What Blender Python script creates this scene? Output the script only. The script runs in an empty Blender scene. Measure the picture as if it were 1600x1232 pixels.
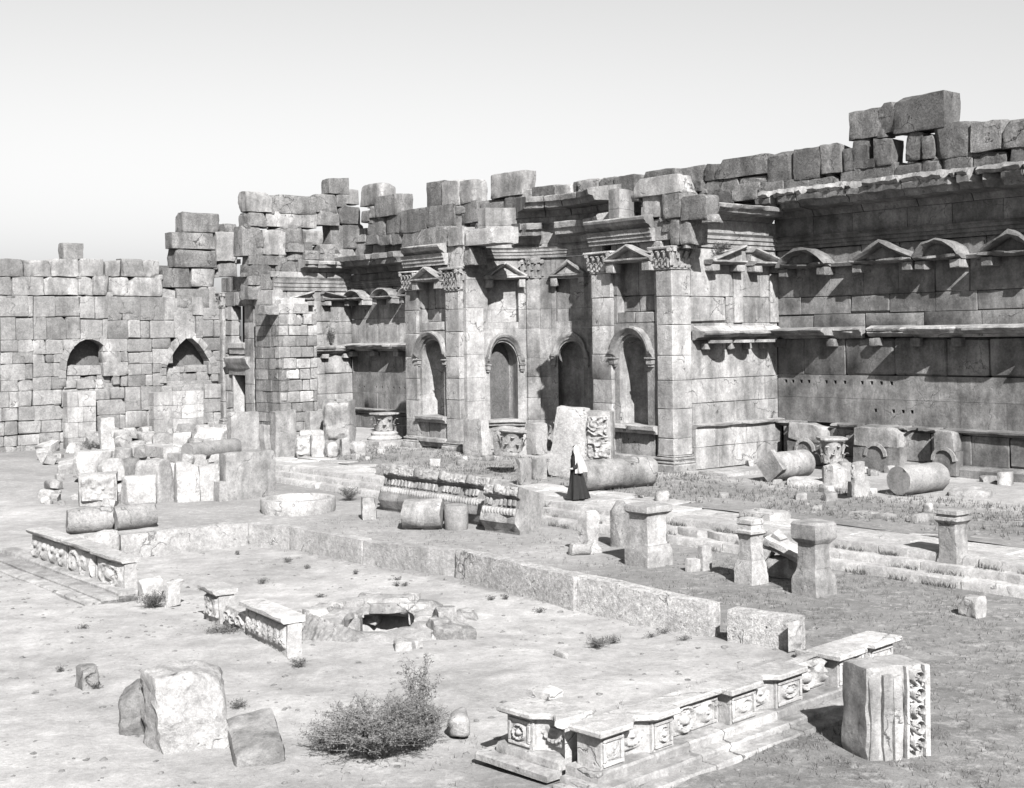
import bpy, bmesh, math, random
from mathutils import Vector, Matrix, noise

# ------------------------------------------------------------------ camera, light, exposure
sc = bpy.context.scene
F_PX, CX, CY, ROLL, H = 2050.0, 800.0, 526.0, math.radians(0.8), 6.5
PSI = math.radians(39.5)
U2 = Vector((-math.sin(PSI), math.cos(PSI)))      # along the court, away to the left
V2 = Vector((math.cos(PSI), math.sin(PSI)))       # across the court, away to the right
cd = bpy.data.cameras.new('camera'); cam = bpy.data.objects.new('camera', cd)
sc.collection.objects.link(cam); sc.camera = cam
cd.sensor_fit = 'HORIZONTAL'; cd.sensor_width = 36.0; cd.lens = 36.0 * F_PX / 1600.0
cd.shift_x = 0.0; cd.shift_y = (CY - 616.0) / 1600.0
cd.clip_start = 0.5; cd.clip_end = 9000.0
_c, _s = math.cos(ROLL), math.sin(ROLL)
cam.matrix_world = Matrix(((_c, _s, 0, 0), (0, 0, -1, 0), (-_s, _c, 0, H), (0, 0, 0, 1)))

SUN_EL, SUN_AL = math.radians(37.5), math.radians(26.0)
_h = (-U2) * math.cos(SUN_AL) + (-V2) * math.sin(SUN_AL)
SUN = Vector((_h.x * math.cos(SUN_EL), _h.y * math.cos(SUN_EL), math.sin(SUN_EL)))
ld = bpy.data.lights.new('sun', 'SUN'); lo = bpy.data.objects.new('sun', ld); sc.collection.objects.link(lo)
ld.energy = 5.0; ld.angle = math.radians(0.5); ld.color = (1.0, 0.992, 0.985)
lo.rotation_euler = SUN.to_track_quat('Z', 'Y').to_euler(); lo.location = (30, -20, 60)

w = bpy.data.worlds.new('World'); sc.world = w; w.use_nodes = True
nt = w.node_tree; nt.nodes.clear()
sky = nt.nodes.new('ShaderNodeTexSky'); sky.sky_type = 'NISHITA'; sky.sun_disc = False
sky.sun_elevation = SUN_EL; sky.sun_rotation = math.atan2(SUN.x, SUN.y)
sky.altitude = 1100; sky.air_density = 1.0; sky.dust_density = 4.5; sky.ozone_density = 1.0
sep = nt.nodes.new('ShaderNodeSeparateColor'); nt.links.new(sky.outputs[0], sep.inputs[0])
comb = nt.nodes.new('ShaderNodeCombineColor')       # an old plate sees blue light only: the sky's blue channel, as neutral grey
for i in range(3): nt.links.new(sep.outputs[2], comb.inputs[i])
bg = nt.nodes.new('ShaderNodeBackground'); bg.inputs['Strength'].default_value = 0.0495
nt.links.new(comb.outputs[0], bg.inputs['Color'])
wo = nt.nodes.new('ShaderNodeOutputWorld'); nt.links.new(bg.outputs[0], wo.inputs[0])
vs = sc.view_settings
vs.view_transform = 'Standard'; vs.look = 'None'; vs.gamma = 1.0; vs.use_curve_mapping = False
vs.exposure = 1.6
sc.cycles.max_bounces = 4; sc.cycles.diffuse_bounces = 1

# ------------------------------------------------------------------ from a pixel of the photograph to a place
ZF = 0.66                                            # portico floor above the court
def ray(px, py):
    x = px - CX; y = CY - py
    return Vector(((x * _c + y * _s) / F_PX, 1.0, (-x * _s + y * _c) / F_PX))
def G(px, py, z=0.0):
    d = ray(px, py); k = (z - H) / d.z
    return Vector((d.x * k, k, z))
class Frame:
    """A wall plane: x runs to the right along it, y goes into it, z is up."""
    def __init__(s, o, ang, z=ZF):
        s.o = Vector((o[0], o[1])); s.ang = ang; s.z = z
        s.X = Vector((math.cos(ang), math.sin(ang))); s.Y = Vector((-math.sin(ang), math.cos(ang)))
    def at(s, x, y): return s.o + s.X * x + s.Y * y
    def hit(s, px, py, y=0.0):
        d = ray(px, py); d2 = Vector((d.x, d.y)); o = s.o + s.Y * y
        k = o.dot(s.Y) / d2.dot(s.Y)
        p = d2 * k
        return (p - o).dot(s.X), H + d.z * k
    def x(s, px, py=520, y=0.0): return s.hit(px, py, y)[0]
    def zz(s, px, py, y=0.0): return s.hit(px, py, y)[1]
    def rect(s, r, y=0.0):
        x0, y0, x1, y1 = r
        return (s.hit(x0, (y0 + y1) / 2, y)[0], s.hit(x1, (y0 + y1) / 2, y)[0],
                s.hit((x0 + x1) / 2, y1, y)[1], s.hit((x0 + x1) / 2, y0, y)[1])
ANG_B = -(math.pi / 2 - PSI)      # walls that run along the court and face it
ANG_S = PSI                       # side walls, facing the sun

# ------------------------------------------------------------------ objects
COL = sc.collection
ORG = {}
def tag(o, label=None, cat=None, group=None, kind=None):
    if label: o['label'] = label
    if cat: o['category'] = cat; o['kind'] = 'thing'
    if group: o['group'] = group
    if kind: o['kind'] = kind
    return o
def thing(name, label, cat, loc=(0, 0, 0), rz=0.0, group=None, zb=None):
    o = bpy.data.objects.new(name, None); COL.objects.link(o)
    o.empty_display_size = 0.3
    o.location = loc; o.rotation_euler = (0, 0, rz)
    tag(o, label, cat, group); ORG[o.name] = Vector((0, 0, zb if zb is not None else 0.0))
    return o
def wall_thing(name, label, cat, fr, group=None):
    return thing(name, label, cat, (fr.o.x, fr.o.y, fr.z), fr.ang, group, fr.z)

class MB:
    def __init__(s): s.v = []; s.f = []
    def add(s, vs, fs):
        n = len(s.v); s.v.extend(tuple(p) for p in vs); s.f.extend(tuple(i + n for i in f) for f in fs)
    def map(s, fn, start=0): s.v[start:] = [tuple(fn(*p)) for p in s.v[start:]]
    def build(s, name, mat, parent=None, label=None, smooth=35, origin=None, kind=None):
        me = bpy.data.meshes.new(name)
        v = s.v
        if parent is not None or origin == 'auto':
            xs = [p[0] for p in v]; ys = [p[1] for p in v]; zs = [p[2] for p in v]
            c = Vector(((min(xs) + max(xs)) / 2, (min(ys) + max(ys)) / 2, min(zs)))
        else: c = Vector((0, 0, 0))
        me.from_pydata([(p[0] - c.x, p[1] - c.y, p[2] - c.z) for p in v], [], s.f)
        if smooth:
            me.polygons.foreach_set('use_smooth', [True] * len(me.polygons))
            me.set_sharp_from_angle(angle=math.radians(smooth))
        me.materials.append(mat)
        o = bpy.data.objects.new(name, me); COL.objects.link(o)
        if parent is not None:
            o.parent = parent; o.location = c - ORG[parent.name]
        else: o.location = c
        ORG[o.name] = c
        if label: o['label'] = label
        if kind: o['kind'] = kind
        return o

# ------------------------------------------------------------------ shapes
def chbox(mb, x0, x1, y0, y1, z0, z1, c=0.02, j=0.0, rnd=random, mp=None):
    """A box with cut edges; j moves its corners about."""
    c = min(c, (x1 - x0) * .3, (y1 - y0) * .3, (z1 - z0) * .3)
    vs = []; idx = {}
    for i, X in enumerate((x0, x1)):
        for k, Y in enumerate((y0, y1)):
            for l, Z in enumerate((z0, z1)):
                sx, sy, sz = (1, -1)[i], (1, -1)[k], (1, -1)[l]
                dx, dy, dz = (rnd.uniform(-j, j) for _ in range(3))
                cx, cy, cz = (c * rnd.uniform(.5, 1.5) for _ in range(3))
                for a, p in enumerate(((X, Y + sy * cy, Z + sz * cz), (X + sx * cx, Y, Z + sz * cz), (X + sx * cx, Y + sy * cy, Z))):
                    idx[i, k, l, a] = len(vs); vs.append((p[0] + dx, p[1] + dy, p[2] + dz))
    I = lambda i, k, l, a: idx[i, k, l, a]
    fs = []
    fs.append((I(0,0,0,0), I(0,0,1,0), I(0,1,1,0), I(0,1,0,0))); fs.append((I(1,0,0,0), I(1,1,0,0), I(1,1,1,0), I(1,0,1,0)))
    fs.append((I(0,0,0,1), I(1,0,0,1), I(1,0,1,1), I(0,0,1,1))); fs.append((I(0,1,0,1), I(0,1,1,1), I(1,1,1,1), I(1,1,0,1)))
    fs.append((I(0,0,0,2), I(0,1,0,2), I(1,1,0,2), I(1,0,0,2))); fs.append((I(0,0,1,2), I(1,0,1,2), I(1,1,1,2), I(0,1,1,2)))
    for i in (0, 1):
        for k in (0, 1):
            q = (I(i,k,0,0), I(i,k,0,1), I(i,k,1,1), I(i,k,1,0)); fs.append(q if (i ^ k) == 0 else q[::-1])
        for l in (0, 1):
            q = (I(i,0,l,0), I(i,1,l,0), I(i,1,l,2), I(i,0,l,2)); fs.append(q if (i ^ l) == 0 else q[::-1])
    for k in (0, 1):
        for l in (0, 1):
            q = (I(0,k,l,1), I(0,k,l,2), I(1,k,l,2), I(1,k,l,1)); fs.append(q if (k ^ l) == 0 else q[::-1])
    for i in (0, 1):
        for k in (0, 1):
            for l in (0, 1):
                q = (I(i,k,l,0), I(i,k,l,2), I(i,k,l,1)); fs.append(q if (i ^ k ^ l) == 0 else q[::-1])
    if mp: vs = [mp(*p) for p in vs]
    mb.add(vs, fs)

def nz(p, s, seed): return noise.noise(Vector((p[0] * s + seed * 7.3, p[1] * s - seed * 3.1, p[2] * s + seed * 1.7)))

def rough(mb, x0, x1, y0, y1, z0, z1, n=4, amp=0.06, seed=0, rnd=0.12, sc_=1.6, flat_bottom=False, taper=(0, 0)):
    """A worn block or boulder: a gridded box, rounded off and displaced."""
    dx, dy, dz = x1 - x0, y1 - y0, z1 - z0
    m = max(dx, dy, dz)
    nx, ny, nzz = (max(2, int(round(n * (d / m) + .4))) for d in (dx, dy, dz))
    idx = {}; vs = []
    def V(i, j, k):
        key = (i, j, k)
        if key in idx: return idx[key]
        a, b, c = 2 * i / nx - 1, 2 * j / ny - 1, 2 * k / nzz - 1
        ex, ey, ez = a * dx / 2, b * dy / 2, c * dz / 2
        # round the edges: pull points that are near two or three faces inwards
        r = rnd * min(dx, dy, dz)
        near = [max(0, abs(ex) - (dx / 2 - r)), max(0, abs(ey) - (dy / 2 - r)), max(0, abs(ez) - (dz / 2 - r))]
        L = math.sqrt(sum(t * t for t in near))
        if L > r > 0:
            f = r / L
            sg = lambda t: 1 if t >= 0 else -1
            ex -= sg(ex) * near[0] * (1 - f); ey -= sg(ey) * near[1] * (1 - f); ez -= sg(ez) * near[2] * (1 - f)
        tz = (c + 1) / 2
        ex *= 1 - taper[0] * tz; ey *= 1 - taper[1] * tz
        p = Vector(((x0 + x1) / 2 + ex, (y0 + y1) / 2 + ey, (z0 + z1) / 2 + ez))
        d = Vector((nz(p, sc_, seed), nz(p, sc_, seed + 11), nz(p, sc_, seed + 23)))
        d += 0.5 * Vector((nz(p, sc_ * 2.7, seed + 5), nz(p, sc_ * 2.7, seed + 15), nz(p, sc_ * 2.7, seed + 27)))
        p += d * amp * 1.6
        if flat_bottom and k == 0: p.z = z0
        idx[key] = len(vs); vs.append(tuple(p)); return idx[key]
    fs = []
    for i in range(nx):
        for j in range(ny):
            fs.append((V(i,j,0), V(i,j+1,0), V(i+1,j+1,0), V(i+1,j,0))); fs.append((V(i,j,nzz), V(i+1,j,nzz), V(i+1,j+1,nzz), V(i,j+1,nzz)))
        for k in range(nzz):
            fs.append((V(i,0,k), V(i+1,0,k), V(i+1,0,k+1), V(i,0,k+1))); fs.append((V(i,ny,k), V(i,ny,k+1), V(i+1,ny,k+1), V(i+1,ny,k)))
    for j in range(ny):
        for k in range(nzz):
            fs.append((V(0,j,k), V(0,j,k+1), V(0,j+1,k+1), V(0,j+1,k))); fs.append((V(nx,j,k), V(nx,j+1,k), V(nx,j+1,k+1), V(nx,j,k+1)))
    mb.add(vs, fs)

def facet(mb, x0, x1, y0, y1, z0, z1, seed=0, cuts=8, amp=.02, div=2, deep=(.60, .86), bev=.07):
    """A broken stone: a box cut by random planes, its edges dulled and its faces pitted."""
    rnd = random.Random(seed * 13 + 7); bm = bmesh.new(); bmesh.ops.create_cube(bm, size=1.0)
    hx, hy, hz = (x1 - x0) / 2, (y1 - y0) / 2, (z1 - z0) / 2
    for v in bm.verts: v.co = Vector((v.co.x * 2 * hx, v.co.y * 2 * hy, v.co.z * 2 * hz))
    for i in range(cuts):
        n = Vector((rnd.uniform(-1, 1), rnd.uniform(-1, 1), rnd.uniform(-.25, 1.0)))
        if rnd.random() < .5: n[rnd.randint(0, 2)] *= .15
        n.normalize(); s = abs(n.x) * hx + abs(n.y) * hy + abs(n.z) * hz
        bmesh.ops.bisect_plane(bm, geom=bm.verts[:] + bm.edges[:] + bm.faces[:], plane_co=n * s * rnd.uniform(*deep), plane_no=n, clear_outer=True)
        bmesh.ops.holes_fill(bm, edges=[e for e in bm.edges if e.is_boundary], sides=0)
    m = min(hx, hy, hz)
    bmesh.ops.bevel(bm, geom=bm.edges[:], offset=bev * m, segments=1, affect='EDGES', profile=.5, clamp_overlap=True)
    bmesh.ops.triangulate(bm, faces=bm.faces[:])
    for k in range(div):
        L = max(.06, max(hx, hy, hz) * (.45 if k == 0 else .22))
        es = [e for e in bm.edges if e.calc_length() > L]
        if es: bmesh.ops.subdivide_edges(bm, edges=es, cuts=1); bmesh.ops.triangulate(bm, faces=[f for f in bm.faces if len(f.verts) > 3])
    bm.verts.index_update(); c = Vector(((x0 + x1) / 2, (y0 + y1) / 2, (z0 + z1) / 2)); vs = []
    for v in bm.verts:
        p = v.co; d = Vector((nz(p, 2.6, seed), nz(p, 2.6, seed + 11), nz(p, 2.6, seed + 23))) + .6 * Vector((nz(p, 7, seed + 3), nz(p, 7, seed + 13), nz(p, 7, seed + 33)))
        vs.append(tuple(p + c + d * amp * 1.5))
    mb.add(vs, [tuple(v.index for v in f.verts) for f in bm.faces]); bm.free()

def sweep(mb, prof, x0, x1, n=6, rag=0.0, seed=0, mp=None, chips=0.0, ends=True):
    """A moulding: profile (out, z), closed, run along x; rag wears its outer edge, chips breaks bits off."""
    rnd = random.Random(seed * 77 + 5)
    m = len(prof); vs = []
    omax = max(o for o, z in prof)
    for i in range(n + 1):
        x = x0 + (x1 - x0) * i / n
        xx = x + (rnd.uniform(-.3, .3) * (x1 - x0) / n if 0 < i < n and rag else 0)
        chip = rnd.random() < chips
        cut = rnd.uniform(.45, .8) if chip else 1.0
        for o, z in prof:
            k = max(0.0, o / omax) if omax > 0 else 0
            oo = o * (1 - (1 - cut) * k)
            p = (xx, -(oo + rag * k * rnd.uniform(-1, .4)), z + rag * k * rnd.uniform(-.6, .4))
            vs.append(mp(*p) if mp else p)
    fs = []
    for i in range(n):
        for k in range(m):
            a, b = i * m + k, i * m + (k + 1) % m
            fs.append((a, a + m, b + m, b))
    if ends:
        fs.append(tuple(range(m))); fs.append(tuple(reversed(range(n * m, n * m + m))))
    mb.add(vs, fs)

def psweep(mb, pts, prof, mp=None, rag=0.0, seed=0):
    """Profile (off, out) along a path in the x-z plane; off goes to the left of the path (up, for a path to the right)."""
    rnd = random.Random(seed); m = len(prof); n = len(pts); vs = []
    for i, p in enumerate(pts):
        p = Vector(p)
        d0 = (p - Vector(pts[i - 1])).normalized() if i else None
        d1 = (Vector(pts[i + 1]) - p).normalized() if i < n - 1 else None
        d0 = d0 or d1; d1 = d1 or d0
        t = (d0 + d1).normalized(); k = 1 / max(.5, t.dot(d0)); nrm = Vector((-t.y, t.x)) * k
        for off, out in prof:
            q = p + nrm * off
            vv = (q.x + rag * rnd.uniform(-1, 1), -out + rag * rnd.uniform(-.5, 1), q.y + rag * rnd.uniform(-1, 1))
            vs.append(mp(*vv) if mp else vv)
    fs = []
    for i in range(n - 1):
        for k in range(m):
            a, b = i * m + k, i * m + (k + 1) % m
            fs.append((a, b, b + m, a + m))
    fs.append(tuple(reversed(range(m)))); fs.append(tuple(range((n - 1) * m, n * m)))
    mb.add(vs, fs)

def lathe(mb, prof, segs=24, sq=False, o=(0, 0, 0), wob=0.0, seed=0, cut=0.0):
    """prof (r, z) bottom to top, closed at both ends; sq makes it four-sided with cut corners."""
    n = len(prof); vs = []
    if sq:
        ring = []
        for q in range(4):
            a = q * math.pi / 2
            for t in (-(1 - cut), 0, (1 - cut)) if cut else (-1, 0):
                x, y = 1, t
                ring.append((x * math.cos(a) - y * math.sin(a), x * math.sin(a) + y * math.cos(a)))
        segs = len(ring)
    else: ring = [(math.cos(2 * math.pi * i / segs), math.sin(2 * math.pi * i / segs)) for i in range(segs)]
    for r, z in prof:
        for i, (a, b) in enumerate(ring):
            p = Vector((a * r, b * r, z))
            if wob:
                k = 1 + wob * nz(p, 1.7, seed) / max(r, .1); p = Vector((p.x * k, p.y * k, p.z + wob * .6 * nz(p, 2.1, seed + 9)))
            vs.append((o[0] + p.x, o[1] + p.y, o[2] + p.z))
    fs = []
    for k in range(n - 1):
        for i in range(segs):
            a, b = k * segs + i, k * segs + (i + 1) % segs
            fs.append((a, b, b + segs, a + segs))
    fs.append(tuple(reversed(range(segs)))); fs.append(tuple(range((n - 1) * segs, n * segs)))
    mb.add(vs, fs)

def turn(mb, start, rot, loc=(0, 0, 0)):
    """Rotate and move what was added since start."""
    L = Vector(loc)
    mb.v[start:] = [tuple(rot @ Vector(p) + L) for p in mb.v[start:]]

def leaf(mb, o, right, up, out, w_, h, curl):
    """An acanthus leaf that stands off a bell and rolls over at the tip."""
    o, right, up, out = (Vector(t) for t in (o, right, up, out))
    rows = [(0, .8, 0.10), (.25, 1.0, .14), (.42, .80, .17), (.55, 1.0, .22), (.75, .72, .30), (.95, .6, .48), (.90, .35, .66)]
    vs = []; fs = []
    for t, ww, oo in rows:
        for sx in (-1, 0, 1):
            vs.append(o + right * (sx * w_ / 2 * ww) + up * (h * t) + out * (curl * oo * 2 + (0.045 if sx == 0 else 0)))
    for r in range(len(rows) - 1):
        for c in range(2):
            a = r * 3 + c; fs.append((a, a + 1, a + 4, a + 3))
    mb.add(vs, fs)

def capital_faces(mb, faces, h, w_, curl=.16):
    """Two rows of leaves, corner scrolls and an abacus on flat faces: each face is (origin, right, out, half width)."""
    for o, right, out, hw in faces:
        o, right, out = Vector(o), Vector(right), Vector(out); up = Vector((0, 0, 1))
        n1 = max(2, int(round(hw * 2 / .34)))
        for i in range(n1):
            leaf(mb, o + right * (-hw + (i + .5) * 2 * hw / n1), right, up, out, 2 * hw / n1 * .95, h * .42, curl)
        for i in range(n1 + 1):
            leaf(mb, o + right * (-hw + i * 2 * hw / n1) + up * (h * .08), right, up, out, 2 * hw / n1 * .9, h * .66, curl * 1.2)
        for sx in (-1, 1):
            st = len(mb.v)
            lathe(mb, [(.02, -.06), (.12, -.05), (.13, .05), (.03, .07)], 8)
            turn(mb, st, Matrix.Rotation(math.pi / 2, 3, 'X'))
            fr = Matrix((right, out, up)).transposed()
            turn(mb, st, fr, o + right * (sx * (hw + .02)) + up * (h * .76) + out * (curl * 1.1))
            leaf(mb, o + right * (sx * hw * .45) + up * (h * .5), right, up, out, hw * .4, h * .38, curl * .8)

# ------------------------------------------------------------------ carved relief
def relief_fn(kind, seed):
    if kind == 'scroll':
        def f(u, v):       # u along the band in units of its height
            k = math.floor(u / 1.1); cx = (k + .5) * 1.1; s = -1 if k % 2 else 1
            dx, dy = u - cx, (v - .5) * s
            r = math.hypot(dx, dy); a = math.atan2(dy, dx)
            sp = math.sin(a * 1 + r * 15) * .5 + .5
            pet = .5 + .5 * math.cos(6 * a)
            h = (max(0, sp) ** .7 if r < .5 else 0) * (1 - max(0, r - .38) / .12 if r > .38 else 1)
            if r < .17: h = .35 + .65 * pet * (1 - r / .2)
            h = max(h, .75 * max(0, 1 - abs(v - .5 - .36 * math.sin(u * math.pi / 1.1)) * 9))
            return max(0, min(1, h))
    elif kind == 'vine':
        fol = relief_fn('foliage', seed + 4)
        def f(u, v):
            P = .92; k = math.floor(u / P); cx = (k + .5) * P; s = -1 if k % 2 else 1
            dx, dy = u - cx, (v - .5) * s; r = math.hypot(dx, dy); a = math.atan2(dy, dx)
            ring = max(0, 1 - ((r - .36) / .075) ** 2) ** .5 if a < 2.4 else 0
            flower = (.55 + .45 * math.cos(5 * a)) * max(0, 1 - (r / .24) ** 2) ** .5 if r < .24 else 0
            bud = max(0, 1 - (r / .08) ** 2) ** .5
            return max(ring, flower * .85, bud, .6 * fol(u * .8, v * .8) if r > .44 else 0, .35 * fol(u * 1.6, v * 1.6) if r < .30 else 0)
    elif kind == 'foliage':
        def f(u, v):
            q = Vector((u * 2.6, v * 2.6, seed * 2.1)); w1 = noise.noise(q * .8)
            r1 = 1 - abs(noise.noise(q + Vector((w1, w1 * .7, 0)) * 1.2)) * 3.2; r2 = 1 - abs(noise.noise(q * 2.3)) * 2.6
            return max(0, min(1, .75 * max(0, r1) + .35 * max(0, r2)))
    elif kind == 'leaf':
        def f(u, v):
            a = abs(((u * 1.6) % 1) - .5) * 2
            rib = .5 + .5 * math.cos((v * 1.5 - a * .9) * 14)
            return max(0, (1 - a) ** .5 * (.35 + .65 * rib) * math.sin(math.pi * min(1, v * .92 + .08)))
    elif kind == 'egg':
        def f(u, v):
            a = ((u * 1.25) % 1) - .5
            e = 1 - (a / .32) ** 2 - ((v - .55) / .45) ** 2
            return max(0, e) ** .5
    elif kind == 'medal':
        def f(u, v):
            r = math.hypot(u - .5, v - .5); a = math.atan2(v - .5, u - .5)
            ring = max(0, 1 - abs(r - .4) * 12) * .8
            head = max(0, 1 - (r / .2) ** 2) ** .5
            ped = .55 * max(0, 1 - abs(r - .27) * 14) * (.5 + .5 * math.cos(9 * a))
            return max(ring, head, ped)
    elif kind == 'swag':
        def f(u, v):
            t = (u % 1) - .5
            c = .28 + .5 * (2 * t) ** 2 * .9
            g = max(0, 1 - ((v - c) / .14) ** 2) ** .5 * (.75 + .25 * math.cos(u * 40))
            b = max(0, 1 - (math.hypot(t, v - .72) / .13) ** 2) ** .5
            return max(g, b)
    else:
        def f(u, v): return .5 + .5 * noise.noise(Vector((u * 6 + seed, v * 6, seed * 1.3)))
    return f
def relief(mb, o, right, up, out, w_, h, depth, kind, seed=0, nu=None, nv=12, unit=None, worn=.35):
    """A carved panel: a fine grid raised by its pattern, with noise for wear."""
    o, right, up, out = (Vector(t) for t in (o, right, up, out))
    f = relief_fn(kind, seed); nu = nu or max(6, int(nv * w_ / h * .9)); unit = unit or h
    vs = []
    for j in range(nv + 1):
        for i in range(nu + 1):
            u, v = i / nu, j / nv
            k = f(u * w_ / unit if kind not in ('medal',) else u, v)
            k *= 1 - worn * (.5 + .5 * noise.noise(Vector((u * w_ * 3 + seed * 3.7, v * h * 3, seed))))
            if i in (0, nu) or j in (0, nv): k = -.15
            vs.append(o + right * (u * w_) + up * (v * h) + out * (depth * k))
    fs = []
    for j in range(nv):
        for i in range(nu):
            a = j * (nu + 1) + i; fs.append((a, a + 1, a + nu + 2, a + nu + 1))
    mb.add(vs, fs)

# ------------------------------------------------------------------ materials
def nodes_of(m):
    m.use_nodes = True; t = m.node_tree; t.nodes.clear(); return t
class NT:
    def __init__(s, t): s.t = t
    def n(s, typ, **kw):
        x = s.t.nodes.new(typ)
        for k, v in kw.items(): setattr(x, k, v)
        return x
    def l(s, a, b): s.t.links.new(a, b)
    def val(s, x, i):
        return x
    def math(s, op, a, b=None, clamp=False):
        x = s.n('ShaderNodeMath', operation=op); x.use_clamp = clamp
        for i, q in enumerate((a, b)):
            if q is None: continue
            if isinstance(q, (int, float)): x.inputs[i].default_value = q
            else: s.l(q, x.inputs[i])
        return x.outputs[0]
    def noise(s, vec, scale, detail=4, rough=.55):
        x = s.n('ShaderNodeTexNoise'); x.inputs['Scale'].default_value = scale; x.inputs['Detail'].default_value = detail
        x.inputs['Roughness'].default_value = rough
        s.l(vec, x.inputs['Vector']); return x.outputs[0]
    def remap(s, v, a, b, c, d):
        x = s.n('ShaderNodeMapRange')
        for i, q in enumerate((a, b, c, d)): x.inputs[i + 1].default_value = q
        s.l(v, x.inputs[0]); return x.outputs[0]
    def scale_vec(s, vec, xyz):
        x = s.n('ShaderNodeMapping'); x.inputs['Scale'].default_value = xyz; s.l(vec, x.inputs['Vector']); return x.outputs[0]

TINT = (1.0, 0.985, 0.975)
def gray(T, v):
    c = T.n('ShaderNodeCombineColor')
    for i in range(3): T.l(T.math('MULTIPLY', v, TINT[i]), c.inputs[i])
    return c.outputs[0]
def stone_mat(name, base, var=.25, stain=.35, pits=.25, streak=.2, bump=.35, fine=10.0, patch=.7, rough_=.92, grain=.34, crack=.6):
    m = bpy.data.materials.new(name); t = nodes_of(m); T = NT(t); base *= .635
    g = T.n('ShaderNodeNewGeometry'); pos = g.outputs['Position']; oi = T.n('ShaderNodeObjectInfo')
    a = T.noise(pos, patch, 8, .68); b = T.noise(pos, 3.1, 9, .74); c = T.noise(pos, fine, 6, .78); e = T.noise(pos, fine * 3.7, 3, .8)
    st = T.noise(T.scale_vec(pos, (1.5, 1.5, .26)), 1.1, 4, .6)
    vo = T.n('ShaderNodeTexVoronoi'); vo.inputs['Scale'].default_value = 7.0; T.l(pos, vo.inputs['Vector'])
    pm = T.math('MULTIPLY', T.remap(vo.outputs['Distance'], .04, .22, 1, 0), T.remap(b, .47, .60, 0, 1))
    # hairline cracks
    wp = T.n('ShaderNodeVectorMath', operation='ADD'); ns = T.n('ShaderNodeTexNoise'); ns.inputs['Scale'].default_value = 1.7; ns.inputs['Detail'].default_value = 6; T.l(pos, ns.inputs['Vector'])
    T.l(pos, wp.inputs[0]); T.l(ns.outputs['Color'], wp.inputs[1])
    vc = T.n('ShaderNodeTexVoronoi', feature='DISTANCE_TO_EDGE'); vc.inputs['Scale'].default_value = .55; T.l(wp.outputs[0], vc.inputs['Vector'])
    cr = T.math('MULTIPLY', T.remap(vc.outputs['Distance'], .0, .012, crack, 0), T.remap(a, .5, .58, 0, 1))
    v = T.remap(oi.outputs['Random'], 0, 1, base * (1 - var), base * (1 + var))
    v = T.math('MULTIPLY', v, T.remap(a, .34, .66, 1 - stain, 1 + stain * .5))
    v = T.math('MULTIPLY', v, T.remap(b, .32, .68, .76, 1.22))
    v = T.math('MULTIPLY', v, T.remap(c, .30, .70, 1 - grain, 1 + grain * .9))
    v = T.math('MULTIPLY', v, T.remap(e, .30, .70, 1 - grain * .6, 1 + grain * .6))
    if streak: v = T.math('MULTIPLY', v, T.remap(st, .40, .64, 1 + streak * .25, 1 - streak))
    v = T.math('MULTIPLY', v, T.math('SUBTRACT', 1.0, T.math('MULTIPLY', pm, pits)))
    v = T.math('MULTIPLY', v, T.math('SUBTRACT', 1.0, cr))
    bs = T.n('ShaderNodeBsdfPrincipled'); bs.inputs['Roughness'].default_value = rough_; bs.inputs['Specular IOR Level'].default_value = .12
    T.l(gray(T, v), bs.inputs['Base Color'])
    hgt = T.math('ADD', T.math('MULTIPLY', b, .9), T.math('MULTIPLY', c, .7)); hgt = T.math('ADD', hgt, T.math('MULTIPLY', e, .22))
    hgt = T.math('SUBTRACT', hgt, T.math('MULTIPLY', pm, .5)); hgt = T.math('SUBTRACT', hgt, cr)
    bp = T.n('ShaderNodeBump'); bp.inputs['Strength'].default_value = min(1, bump); bp.inputs['Distance'].default_value = .07
    T.l(hgt, bp.inputs['Height']); T.l(bp.outputs[0], bs.inputs['Normal'])
    o = T.n('ShaderNodeOutputMaterial'); T.l(bs.outputs[0], o.inputs[0]); return m
def plain_mat(name, v, rough_=.9, var=.2, sc_=20, tr=0.0, objvar=0.0):
    m = bpy.data.materials.new(name); t = nodes_of(m); T = NT(t)
    g = T.n('ShaderNodeNewGeometry'); oi = T.n('ShaderNodeObjectInfo')
    q = T.math('MULTIPLY', T.remap(T.noise(g.outputs['Position'], sc_, 3), .3, .7, 1 - var, 1 + var), v)
    bs = T.n('ShaderNodeBsdfPrincipled'); bs.inputs['Roughness'].default_value = rough_; bs.inputs['Specular IOR Level'].default_value = .1
    T.l(gray(T, q), bs.inputs['Base Color'])
    o = T.n('ShaderNodeOutputMaterial'); T.l(bs.outputs[0], o.inputs[0]); return m
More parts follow.
